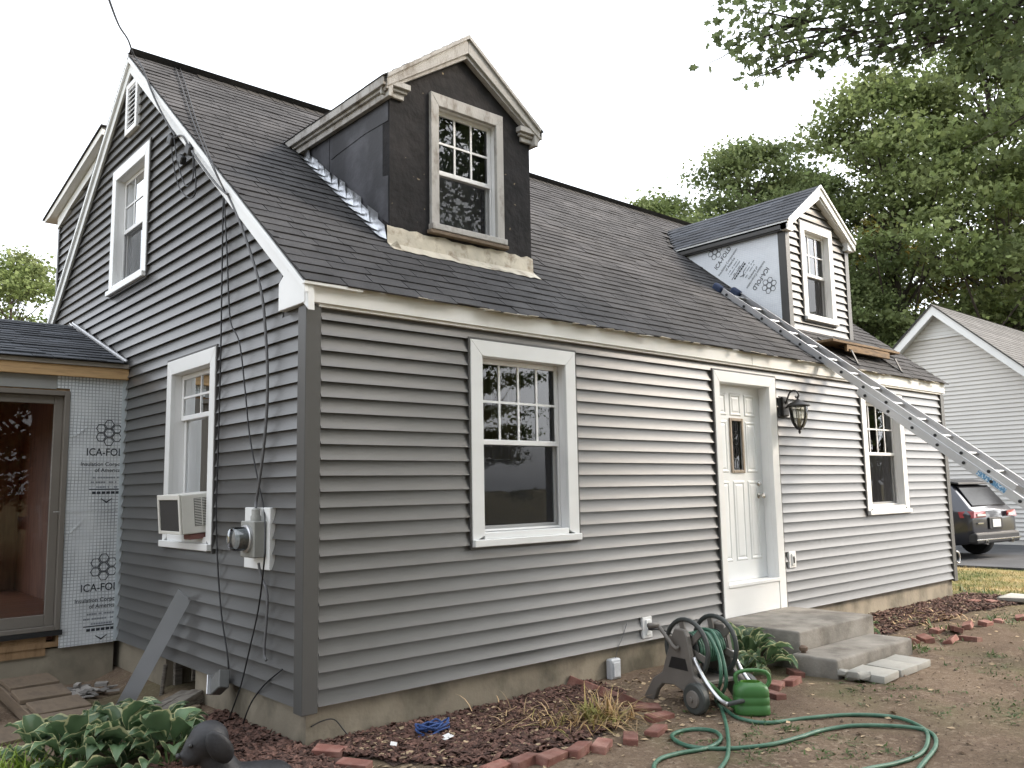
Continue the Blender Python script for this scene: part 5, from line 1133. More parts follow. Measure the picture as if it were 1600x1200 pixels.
acbox(-.236, .0, -.30, -.2225, .028, .002, 'frame_bar', M['acwhite'], .003); acbox(-.236, .442, -.30, -.2225, .47, .002, 'frame_bar', M['acwhite'], .003); acbox(-.2355, .0285, -.30, -.2226, .4415, -.276, 'frame_bar', M['acwhite'], .003); acbox(-.2355, .0285, -.038, -.2226, .4415, .001, 'frame_bar', M['acwhite'], .003)
acbox(-.125, -.003, -.245, -.012, .0005, -.035, 'louvre_recess', M['acdark'])
for k in range(17):
    z = -.24 + k * .0122; acbox(-.123, -.006, z, -.071, -.0005, z + .0055, 'louvre', M['acwhite']); acbox(-.064, -.006, z, -.014, -.0005, z + .0055, 'louvre', M['acwhite'])
acbox(-.0705, -.0065, -.245, -.0645, -.0004, -.035, 'louvre_bar', M['acwhite'])
acbox(.02, -.03, -.335, .06, .9, -.302, 'support_rail', M['greywood'])
M['redwood'] = mat('red_brown_block', (.2, .09, .08), .7, .1, 6)
acbox(-.16, .02, -.345, -.0, .15, -.303, 'prop_block', M['redwood'], .004)

# ------------------------------------------------------------------ electric meter
em = thing('electric_meter', (-.06, .6, .81), 'round glass electric meter and grey box on a white board', 'electric meter')
M['mgrey'] = mat('painted_meter_box', (.3, .3, .28), .55, .1, 8, col2=(.2, .2, .18), c2scale=12, c2lo=.55, c2hi=.7)
one(GF, .415, .805, .812, 1.222, .0, .045, 'mounting_board', M['white'], em, bevel=.004)
one(GF, .455, .665, .895, 1.135, .0455, .135, 'meter_box', M['mgrey'], em, bevel=.006)
mb = MB(); mb.lathe([(.092, 0), (.092, .018), (.085, .022)], (-.1355, .56, 1.02), 26, axis=(-1, 0, 0)); mb.build('collar', M['alu'], em, smooth=True)
mb = MB(); mb.lathe([(.066, 0), (.066, .055), (.02, .06)], (-.158, .56, 1.02), 22, axis=(-1, 0, 0)); mb.build('register', mat('register_grey', (.35, .36, .37), .4, .3, 60), em, smooth=True)
mb = MB(); mb.lathe([(.080, 0), (.079, .07), (.070, .088), (.03, .096), (.002, .097)], (-.158, .56, 1.02), 26, axis=(-1, 0, 0)); mb.build('glass_dome', glass_mat('meter_glass', (.9, .92, .92), 2.2, rough=.03), em, smooth=True)
mb = MB(); mb.lathe([(.034, 0), (.034, .03), (.028, .04), (.028, .075), (.018, .085)], (-.09, .53, 1.135), 16); mb.build('conduit_hub', M['mgrey'], em, smooth=True)

# ------------------------------------------------------------------ cables on the gable
XO = -.035
def gp(pts, x=XO): return [atx(u, v, x) for u, v in pts]
cable('service_cable', gp([(356, 303), (372, 340), (393, 400), (409, 460), (415, 520), (418, 580), (417, 640), (412, 700), (404, 760), (400, 785)], -.05) + [V((-.09, .53, 1.215))], .0135, M['cable_grey'], 'thick grey service cable curving down the gable siding to the meter')
cable('phone_cable', gp([(349, 300), (347, 420), (345, 545), (341, 700), (338, 800), (340, 880), (346, 960), (355, 1020), (357, 1045)]), .0075, M['cable'], 'black cable running down beside the lower gable window to the hanging box')
cable('data_cable', gp([(350, 305), (355, 400), (357, 455), (361, 505), (374, 535), (382, 600), (390, 680), (404, 755), (413, 800)], -.045) + gp([(414, 850), (412, 885)], -.15) + gp([(404, 950), (392, 1005), (378, 1065), (368, 1095), (357, 1125)], -.045), .007, M['cable'], 'black cable bowing past the meter box down to the mulch')
cable('conduit', gp([(404, 880), (408, 900), (417, 925), (417, 960), (414, 1000), (413, 1022), (416, 1032)], -.05), .012, M['cable_grey'], 'grey conduit below the meter ending in the siding', 'conduit')
cable('ground_wire', gp([(441, 1046), (415, 1068), (396, 1092), (385, 1115), (378, 1138)], -.03), .0065, M['cable'], 'black wire slanting from the siding into the mulch near the corner', 'wire')
cable('service_drop', [atx(165, -20, -1.2), atx(172, 4, -1.0), atx(186, 40, -.6), atx(200, 62, -.3), atx(209, 86, -.12)] + gp([(222, 105), (238, 145), (252, 175), (268, 203), (274, 212)], -.09), .011, M['cable'], 'black service drop wire coming from the sky along the gable rake')
hw_ = thing('cable_anchor', atx(276, 222, -.06), 'tangle of black cable loops and clamps hanging below the rake', 'cable hardware')
mb = MB(); mb.tube(smooth_path(gp([(268, 212), (270, 250), (279, 290), (293, 308), (304, 305), (306, 280), (302, 240), (296, 222)], -.06)), .0055, 6); mb.build('cable_loop', M['cable'], hw_, smooth='all')
mb = MB(); mb.tube(smooth_path(gp([(272, 215), (277, 250), (287, 285), (295, 290), (302, 275), (301, 240)], -.075)), .0055, 6); mb.build('cable_loop', M['cable'], hw_, smooth='all')
for (u, v, s_) in ((268, 219, .08), (284, 249, .07), (296, 234, .08)):
    mb = MB(); mb.obox(atx(u, v, -.06), (.05, s_ * 1.5, s_), Matrix.Rotation(.6, 3, 'X')); mb.build('clamp', M['cable'], hw_, bevel=.01)
mb = MB(); mb.tube(smooth_path(gp([(270, 216), (284, 212), (294, 228), (299, 236)], -.06)), .008, 6); mb.build('hanger', M['cable_grey'], hw_, smooth='all')
cable('rake_conduit', gp([(300, 236), (318, 262), (340, 290), (356, 304)], -.085), .012, M['cable_grey'], 'grey cable clipped along the lower rake to the weatherhead')
for i, du in enumerate((0, 7)):
    cable('roof_wire', [atroof(274 + du, 106, .03)] + [atroof(u + du * f, v, .03) for u, v, f in ((284, 135, 1), (300, 185, .8), (318, 230, .6), (334, 265, .3))] + [atx(352, 300, -.09)], .0065, M['cable'], ('left one of the two black wires crossing the roof near the rake', 'right one of the two black wires crossing the roof near the rake')[i], 'wire', group='roof wires')

# ------------------------------------------------------------------ beside the gable foot
mb = MB(); c = atx(344, 1066, -.09); Mx = Matrix.Rotation(R(-28), 3, 'X') @ Matrix.Rotation(R(12), 3, 'Y')
ub = thing('junction_box', c, 'open grey junction box dangling below the gable siding', 'junction box')
mb.obox(c, (.075, .155, .125), Mx); mb.build('case', mat('jbox_grey', (.14, .14, .135), .6, .1, 12), ub, bevel=.006)
mb = MB(); mb.obox(c + Mx @ V((-.02, .083, .01)), (.09, .012, .14), Mx); mb.build('flange', M['alu'], ub, bevel=.003)
mb = MB(); mb.obox(c + Mx @ V((-.03, .10, .03)), (.02, .03, .02), Mx); mb.build('latch', M['alu'], ub, bevel=.003)
M['greytrim'] = mat('grey_trim_coil', (.36, .375, .40), .45, .05, 3)
mb = MB(); a, b = V((-.30, 2.44, -.36)), V((-.045, 1.86, .56)); d = (b - a).normalized(); vw = ((a + b) / 2 - cp).normalized(); wv = d.cross(vw).normalized(); nv = d.cross(wv); w2 = .062
mb.add([a - wv*w2, a + wv*w2, b + wv*w2, b - wv*w2 - d*.03, a - wv*w2 + nv*.008, a + wv*w2 + nv*.008, b + wv*w2 + nv*.008, b - wv*w2 - d*.03 + nv*.008], [(0,1,2,3),(7,6,5,4),(0,4,5,1),(1,5,6,2),(2,6,7,3),(3,7,4,0)])
tag(mb.build('trim_board', M['greytrim']), 'long grey trim board leaning on the gable siding', 'board')
for i, (a, b, w_, h_, lab) in enumerate(((V((-.38, 1.42, -.25)), V((.0, 1.67, -.19)), .10, .09, 'grey weathered timber lying against the basement opening'), (V((-.36, 1.62, -.25)), V((-.04, 1.80, -.20)), .09, .07, 'second weathered timber behind the first by the basement opening'), (V((-.42, 1.28, -.27)), V((-.06, 1.52, -.245)), .07, .05, 'rotted brown timber lying nearest the mulch by the gable foot'))):
    mb = MB(); mb.bar(a, b, w_, h_); tag(mb.build('timber', M['greywood'] if i < 2 else M['wood'], None, bevel=.008, seg=2, jit=.003), lab, 'timber', 'timbers by the gable foot')
mb = MB(); mb.tube([(-.05, 2.33, -.36), (-.025, 2.30, -.05)], .018, 8); tag(mb.build('stake', M['greywood']), 'thin wooden stake standing at the basement opening', 'stake')
# old wooden steps lying as a walk
pal = thing('wooden_walk', (-.83, 2.7, -.36), 'old wooden walk of four boards on a stringer in front of the addition', 'wooden walk')
for i, (y, z) in enumerate(((1.83, -.235), (2.22, -.215), (2.68, -.20), (3.14, -.185))):
    mb = MB(); mb.obox((-.84 + .015 * (i % 2), y, z), (.36, .34, .035), Matrix.Rotation(R(3), 3, 'X') @ Matrix.Rotation(R((-2, 1.5, -1, 2)[i]), 3, 'Z')); mb.build('board', M['wood'], pal, bevel=.005)
for x in (-1.0, -.70):
    mb = MB(); mb.bar((x, 1.62, -.31), (x, 3.4, -.25), .04, .10); mb.build('stringer', M['wood'], pal, bevel=.004)
mb = MB(); mb.obox((-1.12, 2.12, -.325), (.42, .5, .02), Matrix.Rotation(R(12), 3, 'Z')); tag(mb.build('plywood_scrap', M['wood']), 'flat plywood scrap lying left of the wooden walk', 'plywood')
mb = MB(); mb.obox((-1.3, 2.75, -.32), (.3, .3, .12), Matrix.Rotation(R(5), 3, 'Z')); tag(mb.build('timber_offcut', M['redwood'], bevel=.005), 'reddish timber offcut under the wooden walk', 'timber')
mb = MB()
for k in range(26):
    mb.obox((random.uniform(-.55, -.15), random.uniform(2.9, 3.35), -.335 + random.uniform(0, .05)), (random.uniform(.04, .16), random.uniform(.03, .09), random.uniform(.005, .03)), Matrix.Rotation(random.uniform(0, 3), 3, 'Z') @ Matrix.Rotation(random.uniform(-.4, .4), 3, 'X'))
tag(mb.build('building_rubble', mat('pale_rubble', (.3, .28, .26), .85, .25, 5, isl=.4)), 'heap of pale wood and plaster scraps beside the addition foundation', 'rubble', kind='stuff')
# ------------------------------------------------------------------ mulch beds
def inside(pt, poly):
    x, y = pt; c = False; j = len(poly) - 1
    for i in range(len(poly)):
        xi, yi = poly[i]; xj, yj = poly[j]
        if (yi > y) != (yj > y) and x < (xj - xi) * (y - yi) / (yj - yi) + xi: c = not c
        j = i
    return c
BED1 = [(-.02, .02), (2.55, .02), (2.45, -.45), (2.0, -.78), (1.78, -1.0), (.9, -1.06), (.5, -.9), (.12, -.3)]
BED2 = [(5.55, .02), (10.1, .02), (10.2, -.9), (9.2, -.85), (8.3, -.7), (7.6, -.78), (6.9, -.62), (6.3, -.7), (5.6, -.5)]
BED3 = [(.02, -.25), (.02, 1.25), (-.25, 1.3), (-.7, .75), (-.95, -.5), (-.5, -.9), (.05, -.55)]
M['mulchbase'] = mat('mulch_base', (.045, .026, .02), .95, .3, 20, bump=.8, bscale=50, bdist=.03)
M['mulch'] = mat('bark_mulch', (.095, .05, .038), .9, .2, 8, isl=.6, col2=(.14, .075, .058), c2scale=30)
M['litter'] = mat('dry_litter', (.36, .27, .17), .85, .15, 8, isl=.4)
def bed(poly, n, lab, seed, big=1.0):
    rg = random.Random(seed); xs = [p[0] for p in poly]; ys = [p[1] for p in poly]
    mb = MB(); step = .09; x = min(xs)
    while x < max(xs):
        y = min(ys)
        while y < max(ys):
            if inside((x + step / 2, y + step / 2), poly):
                mb.add([(a, b, gh(a, b) + .004 + .006 * noise.noise(V((a * 6, b * 6, 1)))) for a, b in ((x, y), (x + step, y), (x + step, y + step), (x, y + step))], [(0, 1, 2, 3)])
            y += step
        x += step
    bs = mb.build('mulch_bed', M['mulchbase'], recalc=False, smooth='all'); tag(bs, kind='structure')
    mb = MB(); k = 0
    while k < n:
        x, y = rg.uniform(min(xs), max(xs)), rg.uniform(min(ys), max(ys))
        if not inside((x, y), poly): continue
        k += 1; l = rg.uniform(.010, .034) * big * (1.5 if rg.random() < .06 else 1); w_ = l * rg.uniform(.35, .8); h = l * rg.uniform(.2, .45)
        mx = Matrix.Rotation(rg.uniform(0, 6.28), 3, 'Z') @ Matrix.Rotation(rg.gauss(0, .35), 3, 'X') @ Matrix.Rotation(rg.gauss(0, .35), 3, 'Y'); c = V((x, y, gh(x, y) + .012 + rg.uniform(-.004, .018)))
        P = [c + mx @ V(q) for q in ((-l, 0, 0), (0, -w_, 0), (l, 0, 0), (0, w_, 0), (l * .2, 0, h), (-.1 * l, 0, -h))]
        mb.add(P, [(0, 1, 4), (1, 2, 4), (2, 3, 4), (3, 0, 4)])
    tag(mb.build('mulch', M['mulch'], recalc=False), lab, 'mulch', kind='stuff')
bed(BED1, 12000, 'dark bark mulch in the front bed', 1); bed(BED2, 7000, 'dark bark mulch in the bed right of the steps', 2, 1.15); bed(BED3, 6500, 'dark bark mulch round the gable corner', 3)
# leaf litter and straw, pebbles and clods on the soil
rg = random.Random(21); mb = MB()
for k in range(2600):
    if k < 900: x, y = rg.uniform(.2, 3.2), rg.uniform(-1.3, -.05)
    elif k < 1500: x, y = rg.uniform(5.6, 10.2), rg.uniform(-1.2, -.03)
    else: x, y = rg.uniform(-.6, 11), rg.uniform(-3.6, -.05)
    if 3.98 < x < 5.55 and y > -1.35: continue
    l = rg.uniform(.008, .03); c = V((x, y, gh(x, y) + (.03 if inside((x, y), BED1) or inside((x, y), BED2) else .006)))
    mx = Matrix.Rotation(rg.uniform(0, 6.28), 3, 'Z') @ Matrix.Rotation(rg.gauss(0, .4), 3, 'X'); w_ = l * rg.choice((.12, .5, .7))
    mb.add([c + mx @ V(q) for q in ((-l, 0, 0), (0, -w_, .004), (l, 0, .003), (0, w_, .004))], [(0, 1, 2, 3)])
tag(mb.build('leaf_litter', M['litter'], recalc=False), 'dry leaf and straw litter scattered over the soil', 'litter', kind='stuff')
M['clod'] = mat('soil_clods', (.17, .125, .09), .95, .2, 20, isl=.45); mb = MB()
for k in range(4200):
    x = rg.uniform(.0, 10.5); y = -rg.random() ** .8 * 4.0
    if 3.98 < x < 5.55 and y > -1.35: continue
    if rg.random() < .5 and x > 6: continue
    s_ = rg.uniform(.003, .011) * (1.7 if rg.random() < .06 else 1); c = V((x, y, gh(x, y) + s_ * .2)); a = rg.uniform(0, 6.28)
    P = [c + V((math.cos(a + i * 1.57) * s_ * rg.uniform(.8, 1.4), math.sin(a + i * 1.57) * s_ * rg.uniform(.8, 1.4), 0)) for i in range(4)] + [c + V((0, 0, s_ * rg.uniform(.6, 1.0)))]
    mb.add(P, [(0, 1, 4), (1, 2, 4), (2, 3, 4), (3, 0, 4)])
tag(mb.build('soil_clods', M['clod'], recalc=False), 'small clods and pebbles on the bare soil', 'clods', kind='stuff')

# ------------------------------------------------------------------ brick edging
M['brick'] = mat('brick', (.2, .085, .066), .9, .2, 8, col2=(.27, .15, .12), c2scale=9, isl=.22, bump=.3, bscale=90)
brm = MB(); brm.obox((0, 0, 0), (.195, .092, .055)); _b = brm.build('brick', M['brick'], None, bevel=.004, jit=.0025); BR = _b.data
_loc = V(_b.location); BR.transform(Matrix.Translation(_loc)); bpy.data.objects.remove(_b)
def edging(lab, items, name='brick_edging'):
    root = thing(name, (atz(*items[0][:2], GZ).x, atz(*items[0][:2], GZ).y, GZ), lab, 'brick edging')
    for (u, v, rz, tilt_, dz) in items:
        c = atz(u, v, GZ + .03); c.z = gh(c.x, c.y) + .016 + dz; copy_of(BR, c, (R(tilt_), R(tilt_ * .3), R(rz)), root, 'brick')
edging('two red bricks end to end at the foundation corner', [(515, 1172, -52, 8, .0), (553, 1192, -60, 4, 0)])
edging('curved row of red bricks bordering the front mulch bed', [(775, 1199, 12, 5, 0), (818, 1189, 8, -4, .0), (862, 1184, 10, 6, .004), (904, 1172, 18, -5, .006), (940, 1163, 30, 4, 0), (985, 1148, 40, 3, -.01), (1025, 1136, 20, -3, -.005), (1030, 1117, -10, 3, -.006)])
edging('sunken line of red bricks from the foundation to the hose reel', [(905, 1068, -45, 78, .0), (928, 1077, -42, 80, .0), (955, 1087, -42, 76, -.005), (985, 1097, -38, 82, -.005), (1010, 1106, -35, 10, -.01)])
edging('few red bricks beside the hosta left of the steps', [(1213, 1070, 20, 5, .0), (1237, 1062, 10, -4, 0), (1243, 1048, 50, 6, .0), (1208, 1082, 70, 3, -.005)])
edging('jumbled row of red bricks along the bed right of the steps', [(1427, 1000, 30, 20, .0), (1446, 996, 50, -12, .01), (1464, 983, 0, 10, 0), (1485, 998, 5, -25, 0), (1493, 984, 40, 15, .02), (1516, 994, 80, 6, .0), (1512, 978, 15, -18, .02), (1540, 975, 0, 10, 0), (1562, 969, 5, 6, -.01), (1594, 963, 20, -12, 0), (1548, 941, -5, 8, .01), (1522, 940, -6, 3, 0), (1570, 936, 8, -6, 0)])
mb = MB(); mb.obox((0, 0, 0), (.5, .35, .06)); o = mb.build('flat_stone', M['paver'], None, bevel=.02, seg=2, jit=.01, smooth=True); o.location = atz(1592, 938, GZ + .02); tag(o, 'pale flat stone at the right edge behind the bricks', 'stone')

# ------------------------------------------------------------------ plants
def hosta_mats():
    def m1(name, a, b):
        m_ = bpy.data.materials.new(name); m_.use_nodes = True; nt = m_.node_tree; L = nt.links.new; nt.nodes.clear()
        out = _n(nt, 'ShaderNodeOutputMaterial'); bs = _n(nt, 'ShaderNodeBsdfPrincipled'); bs.inputs['Roughness'].default_value = .42
        at_ = _n(nt, 'ShaderNodeAttribute', attribute_name='edge'); g = _n(nt, 'ShaderNodeNewGeometry'); nz = _n(nt, 'ShaderNodeTexNoise'); nz.inputs['Scale'].default_value = 22; L(g.outputs['Position'], nz.inputs['Vector'])
        ad = _n(nt, 'ShaderNodeMath', operation='MULTIPLY_ADD'); L(nz.outputs['Fac'], ad.inputs[0]); ad.inputs[1].default_value = .5; L(at_.outputs['Fac'], ad.inputs[2])
        r = _n(nt, 'ShaderNodeMapRange'); r.inputs[1].default_value = .93; r.inputs[2].default_value = 1.0; L(ad.outputs[0], r.inputs[0])
        oi = _n(nt, 'ShaderNodeObjectInfo'); r2 = _n(nt, 'ShaderNodeMapRange'); r2.inputs[3].default_value = .65; r2.inputs[4].default_value = 1.3; L(oi.outputs['Random'], r2.inputs[0])
        mx = _n(nt, 'ShaderNodeMix', data_type='RGBA'); L(r.outputs[0], mx.inputs[0]); mx.inputs[6].default_value = (*a, 1); mx.inputs[7].default_value = (*b, 1)
        sc = _n(nt, 'ShaderNodeVectorMath', operation='SCALE'); L(mx.outputs[2], sc.inputs[0]); L(r2.outputs[0], sc.inputs['Scale']); L(sc.outputs[0], bs.inputs['Base Color'])
        tr = _n(nt, 'ShaderNodeBsdfTranslucent'); L(sc.outputs[0], tr.inputs[0]); ms = _n(nt, 'ShaderNodeMixShader'); ms.inputs[0].default_value = .25; L(bs.outputs[0], ms.inputs[1]); L(tr.outputs[0], ms.inputs[2]); L(ms.outputs[0], out.inputs[0]); return m_
    return m1('hosta_leaf', (.11, .18, .09), (.56, .56, .32))
M['hosta'] = hosta_mats(); M['stemgreen'] = mat('stem_green', (.09, .15, .05), .6, .1, 5)
def hosta_leaf(l, w, droop, cup):
    nl, nw = 9, 6; vs_ = []; ed = []
    for i in range(nl + 1):
        t_ = i / nl; wd = w * (math.sin(math.pi * min(1, t_ * .98 + .02) ** .72)) ** .85 if t_ < 1 else 0.001
        ang = .9 - droop * t_; 
        x = l * (t_ - .12 * t_ * t_); z = l * (.42 * math.sin(t_ * 1.9) - droop * .38 * t_ * t_)
        for k in range(nw + 1):
            s_ = (k / nw - .5) * 2; y = wd * s_ * .5; vs_.append((x, y, z + cup * wd * (s_ * s_) - .006 * math.cos(s_ * 9) * wd / w + .008 * math.sin(t_ * 14 + s_ * 2) * abs(s_))); ed.append(max(abs(s_) ** 1.5 * .8 + .0, (t_ - .75) * 1.6 if t_ > .75 else 0))
    me = bpy.data.meshes.new('leaf'); me.from_pydata(vs_, [], [(i*(nw+1)+k, i*(nw+1)+k+1, (i+1)*(nw+1)+k+1, (i+1)*(nw+1)+k) for i in range(nl) for k in range(nw)])
    a = me.attributes.new('edge', 'FLOAT', 'POINT'); a.data.foreach_set('value', ed); me.materials.append(M['hosta']); me.polygons.foreach_set('use_smooth', [True] * len(me.polygons)); return me
HL = [hosta_leaf(.23, .15, .9, .18), hosta_leaf(.20, .13, 1.3, .12), hosta_leaf(.25, .15, .55, .25), hosta_leaf(.18, .12, 1.0, .3)]
def hosta(x, y, n, s_, lab, seed, narrow=1.0, z=None):
    rg = random.Random(seed); z = gh(x, y) if z is None else z; root = thing('hosta', (x, y, z), lab, 'hosta', 'variegated hostas'); off = root_off(root)
    mb = MB()
    for k in range(n):
        a = k * 2.399 + rg.uniform(-.4, .4); f = k / n; rr = (.03 + .20 * f) * s_; h = (.15 - .11 * f + rg.uniform(-.02, .035)) * s_
        bpos = V((x + rr * math.cos(a), y + rr * math.sin(a), z + h)); mb.tube([(x + .02 * math.cos(a), y + .02 * math.sin(a), z - .01), (x + rr * .7 * math.cos(a), y + rr * .7 * math.sin(a), z + h * .7), bpos], [.006, .005, .004], 5)
        e_ = (Matrix.Rotation(a + rg.uniform(-.25, .25), 3, 'Z') @ Matrix.Rotation(R(-38 + 55 * f) + rg.uniform(-.2, .2), 3, 'Y') @ Matrix.Rotation(rg.uniform(-.35, .35), 3, 'X')).to_euler(); sc = s_ * rg.uniform(.75, 1.15)
        copy_of(rg.choice(HL), bpos, e_, root, 'leaf', (sc, sc * narrow, sc))
    tag(mb.build('stems', M['stemgreen'], root, recalc=False), kind='stuff')
for i, (u, v, n, s_, lab) in enumerate(((265, 1200, 27, 1.0, 'variegated hosta beside the dog statue'), (190, 1192, 30, 1.05, 'large variegated hosta in the middle of the lower left group'), (122, 1200, 24, .95, 'variegated hosta left in the lower left group'), (215, 1142, 20, .8, 'darker hosta behind the group, under the leaning trim board'), (160, 1158, 22, .85, 'hosta behind the group, beside the wooden walk'), (262, 1165, 16, .8, 'small hosta at the back right of the lower left group'), (62, 1196, 18, .85, 'hosta nearest the lime green plant at the left edge'))):
    c = atz(u, v, GZ - .02); hosta(c.x, c.y, n, s_, lab, 40 + i)
hosta(3.86, -.60, 40, 1.15, 'hosta with grey green leaves in the angle left of the steps', 61, .75); hosta(3.42, -.72, 16, .95, 'small upright hosta behind the watering can', 62, .7)
hosta(5.78, -.62, 9, .75, 'small hosta at the right corner of the steps', 63, .6)
def blades(mb, x, y, z, n, L0, L1, w_, rg, arch=1.0, spread=.05):
    for k in range(n):
        a = rg.uniform(0, 6.28); l = rg.uniform(L0, L1); b = V((x + rg.gauss(0, spread), y + rg.gauss(0, spread), z)); d = V((math.cos(a), math.sin(a), 0)); s_ = V((-d.y, d.x, 0)) * w_ * rg.uniform(.6, 1.2); out = rg.uniform(.3, 1.0) * arch
        P = []
        for i in range(5):
            t_ = i / 4; c = b + d * (l * out * t_ ** 1.3) + V((0, 0, l * (t_ * (1.15 - .45 * out) - .75 * out * t_ * t_))); c.z = max(c.z, z + .004); ww = s_ * (1 - t_ ** 2 * .95); P += [c - ww, c + ww]
        mb.add(P, [(2*i, 2*i+1, 2*i+3, 2*i+2) for i in range(4)])
M['drygreen'] = mat('daylily_leaves', (.26, .25, .07), .6, .15, 10, col2=(.42, .27, .12), c2scale=7, c2lo=.42, c2hi=.55, isl=.35, trans=.2)
M['drystraw'] = mat('dry_straw', (.45, .31, .17), .8, .15, 10, isl=.4)
dl = thing('daylily_clump', (1.62, -.82, GZ), 'yellowing daylily clump flopped over the brick border', 'daylily'); rg = random.Random(8)
mb = MB(); blades(mb, 1.72, -.86, GZ + .02, 95, .16, .38, .006, rg, 1.15, .07); blades(mb, 1.45, -.74, GZ + .02, 40, .12, .26, .005, rg, 1.2, .09); tag(mb.build('leaves', M['drygreen'], dl, recalc=False), kind='stuff')
mb = MB(); blades(mb, 1.78, -.92, GZ + .02, 90, .14, .34, .005, rg, 1.4, .10); blades(mb, 1.5, -.55, GZ + .03, 60, .1, .24, .004, rg, 1.6, .16); tag(mb.build('dead_leaves', M['drystraw'], dl, recalc=False), kind='stuff')
mb = MB(); blades(mb, 7.6, -.75, GZ + .02, 40, .1, .22, .007, rg, 1.4, .12); blades(mb, 7.1, -.6, GZ + .03, 40, .08, .2, .006, rg, 1.6, .3); tag(mb.build('dry_stalks', M['drystraw'], recalc=False), 'withered pale stalks in the bed right of the steps', 'dry plant', kind='stuff')
M['lime'] = mat('lime_leaves', (.24, .34, .05), .5, .15, 8, isl=.3, trans=.35); M['weed'] = mat('weed_green', (.075, .115, .035), .6, .2, 8, isl=.4, trans=.3)
c = atz(12, 1198, GZ + .05); mb = MB(); blades(mb, c.x, c.y, GZ - .05, 130, .18, .36, .007, rg, .9, .09); blades(mb, c.x + .14, c.y - .15, GZ - .05, 90, .14, .26, .006, rg, 1.1, .08); tag(mb.build('lime_plant', M['lime'], recalc=False), 'bright lime green strappy plant in the lower left corner', 'plant')
mb = MB()
for k in range(260):
    x, y = rg.uniform(1.8, 11), rg.uniform(-3.4, -.9)
    if noise.noise(V((x * .9, y * .9, 5))) < .02 or (3.9 < x < 5.6 and y > -1.7): continue
    for _ in range(rg.randint(1, 4)): blades(mb, x + rg.gauss(0, .07), y + rg.gauss(0, .07), gh(x, y), 6, .02, .06, .006, rg, 1.2, .025)
for (u, v) in ((1465, 985), (1480, 1000), (1550, 968), (1575, 975), (1420, 1020), (1435, 1015), (1500, 930), (1520, 925), (1540, 928), (1430, 975)):
    c = atz(u, v, GZ); blades(mb, c.x, c.y, gh(c.x, c.y), 30, .06, .16, .008, rg, 1.1, .09)
for (u, v) in ((1250, 1175), (1225, 1160), (1300, 1180), (1380, 1175), (1335, 1085), (1390, 1072), (1450, 1080), (1340, 1068), (1230, 1140), (1560, 1110), (1590, 1060), (1180, 1165)):
    c = atz(u, v, GZ); 
    for _ in range(9): blades(mb, c.x + rg.gauss(0, .12), c.y + rg.gauss(0, .12), gh(c.x, c.y), 6, .015, .055, .007, rg, 1.3, .03)
tag(mb.build('weeds', M['weed'], recalc=False), 'low green weeds scattered on the soil', 'weeds', kind='stuff')
M['lawnblade'] = mat('lawn_grass', (.12, .15, .04), .6, .2, 2, col2=(.34, .26, .11), c2scale=.9, c2lo=.42, c2hi=.58, isl=.3, trans=.3); mb = MB()
for k in range(9000):
    x, y = rg.uniform(10.0, 14.4), rg.uniform(-2.2, 3.2)
    if x < 10.2 + .3 * math.sin(y * 3) or (y > .0 and x < 9.9): continue
    z = gh(x, y); a = rg.uniform(0, 6.28); l = rg.uniform(.02, .055); d = V((math.cos(a), math.sin(a), 0)) * l * .6; s_ = V((-d.y, d.x, 0)).normalized() * .006; b = V((x, y, z)); mb.add([b - s_, b + s_, b + d + V((0, 0, l))], [(0, 1, 2)])
tag(mb.build('lawn_grass', M['lawnblade'], recalc=False), 'patchy half dry lawn strip beside the driveway', 'grass', kind='stuff')

# ------------------------------------------------------------------ dog statue
def ell(mb, c, r_, M3, nu=18, nv=12, fn=None):
    vs_ = []; c = V(c)
    for j in range(nv + 1):
        th = math.pi * j / nv
        for i in range(nu):
            ph = 2 * math.pi * i / nu; d = V((math.sin(th) * math.cos(ph), math.sin(th) * math.sin(ph), math.cos(th)))
            q = V((d.x * r_[0], d.y * r_[1], d.z * r_[2]))
            if fn: q = fn(q, d)
            vs_.append(c + M3 @ q)
    mb.add(vs_, [(j*nu+i, j*nu+(i+1) % nu, (j+1)*nu+(i+1) % nu, (j+1)*nu+i) for j in range(nv) for i in range(nu)])
hc = atz(326, 1158, .11); fwd = (-cam_right * 1.0 + V((-.25, -.42, -.30))); fwd.normalize(); sidev = fwd.cross(V((0, 0, 1))).normalized(); upv = sidev.cross(fwd)
HM = Matrix((fwd, sidev, upv)).transposed()
dog = thing('dog_statue', (hc.x + .1, hc.y, GZ), 'dark grey stone puppy statue at the bottom edge beside the hostas', 'statue')
M['dogstone'] = mat('dark_stone', (.018, .018, .021), .55, .25, 14, bump=.2, bscale=70)
mb = MB(); S = .98
def L3(x, y, z): return hc + HM @ V((x * S, y * S, z * S))
ell(mb, L3(0, 0, .005), (.1 * S, .095 * S, .096 * S), HM)
ell(mb, L3(.075, 0, -.034), (.066 * S, .056 * S, .05 * S), HM); ell(mb, L3(.06, 0, .0), (.07 * S, .052 * S, .045 * S), HM); ell(mb, L3(.045, .032, .02), (.05 * S, .035 * S, .035 * S), HM); ell(mb, L3(.045, -.032, .02), (.05 * S, .035 * S, .035 * S), HM)
ell(mb, L3(.135, 0, -.016), (.018 * S, .026 * S, .018 * S), HM)
bk = -V((fwd.x, fwd.y, 0)).normalized(); sd2 = V((-bk.y, bk.x, 0)); I3 = Matrix((bk, sd2, V((0, 0, 1)))).transposed()
def B3(x, y, z): return V((hc.x, hc.y, 0)) + bk * x + sd2 * y + V((0, 0, z))
for t_ in range(9):
    f = t_ / 8; ell(mb, B3(.03 + .10 * f, 0, hc.z - .08 - .17 * f), (.075 + .02 * f, .075 + .03 * f, .075 + .02 * f), I3, 16, 10)
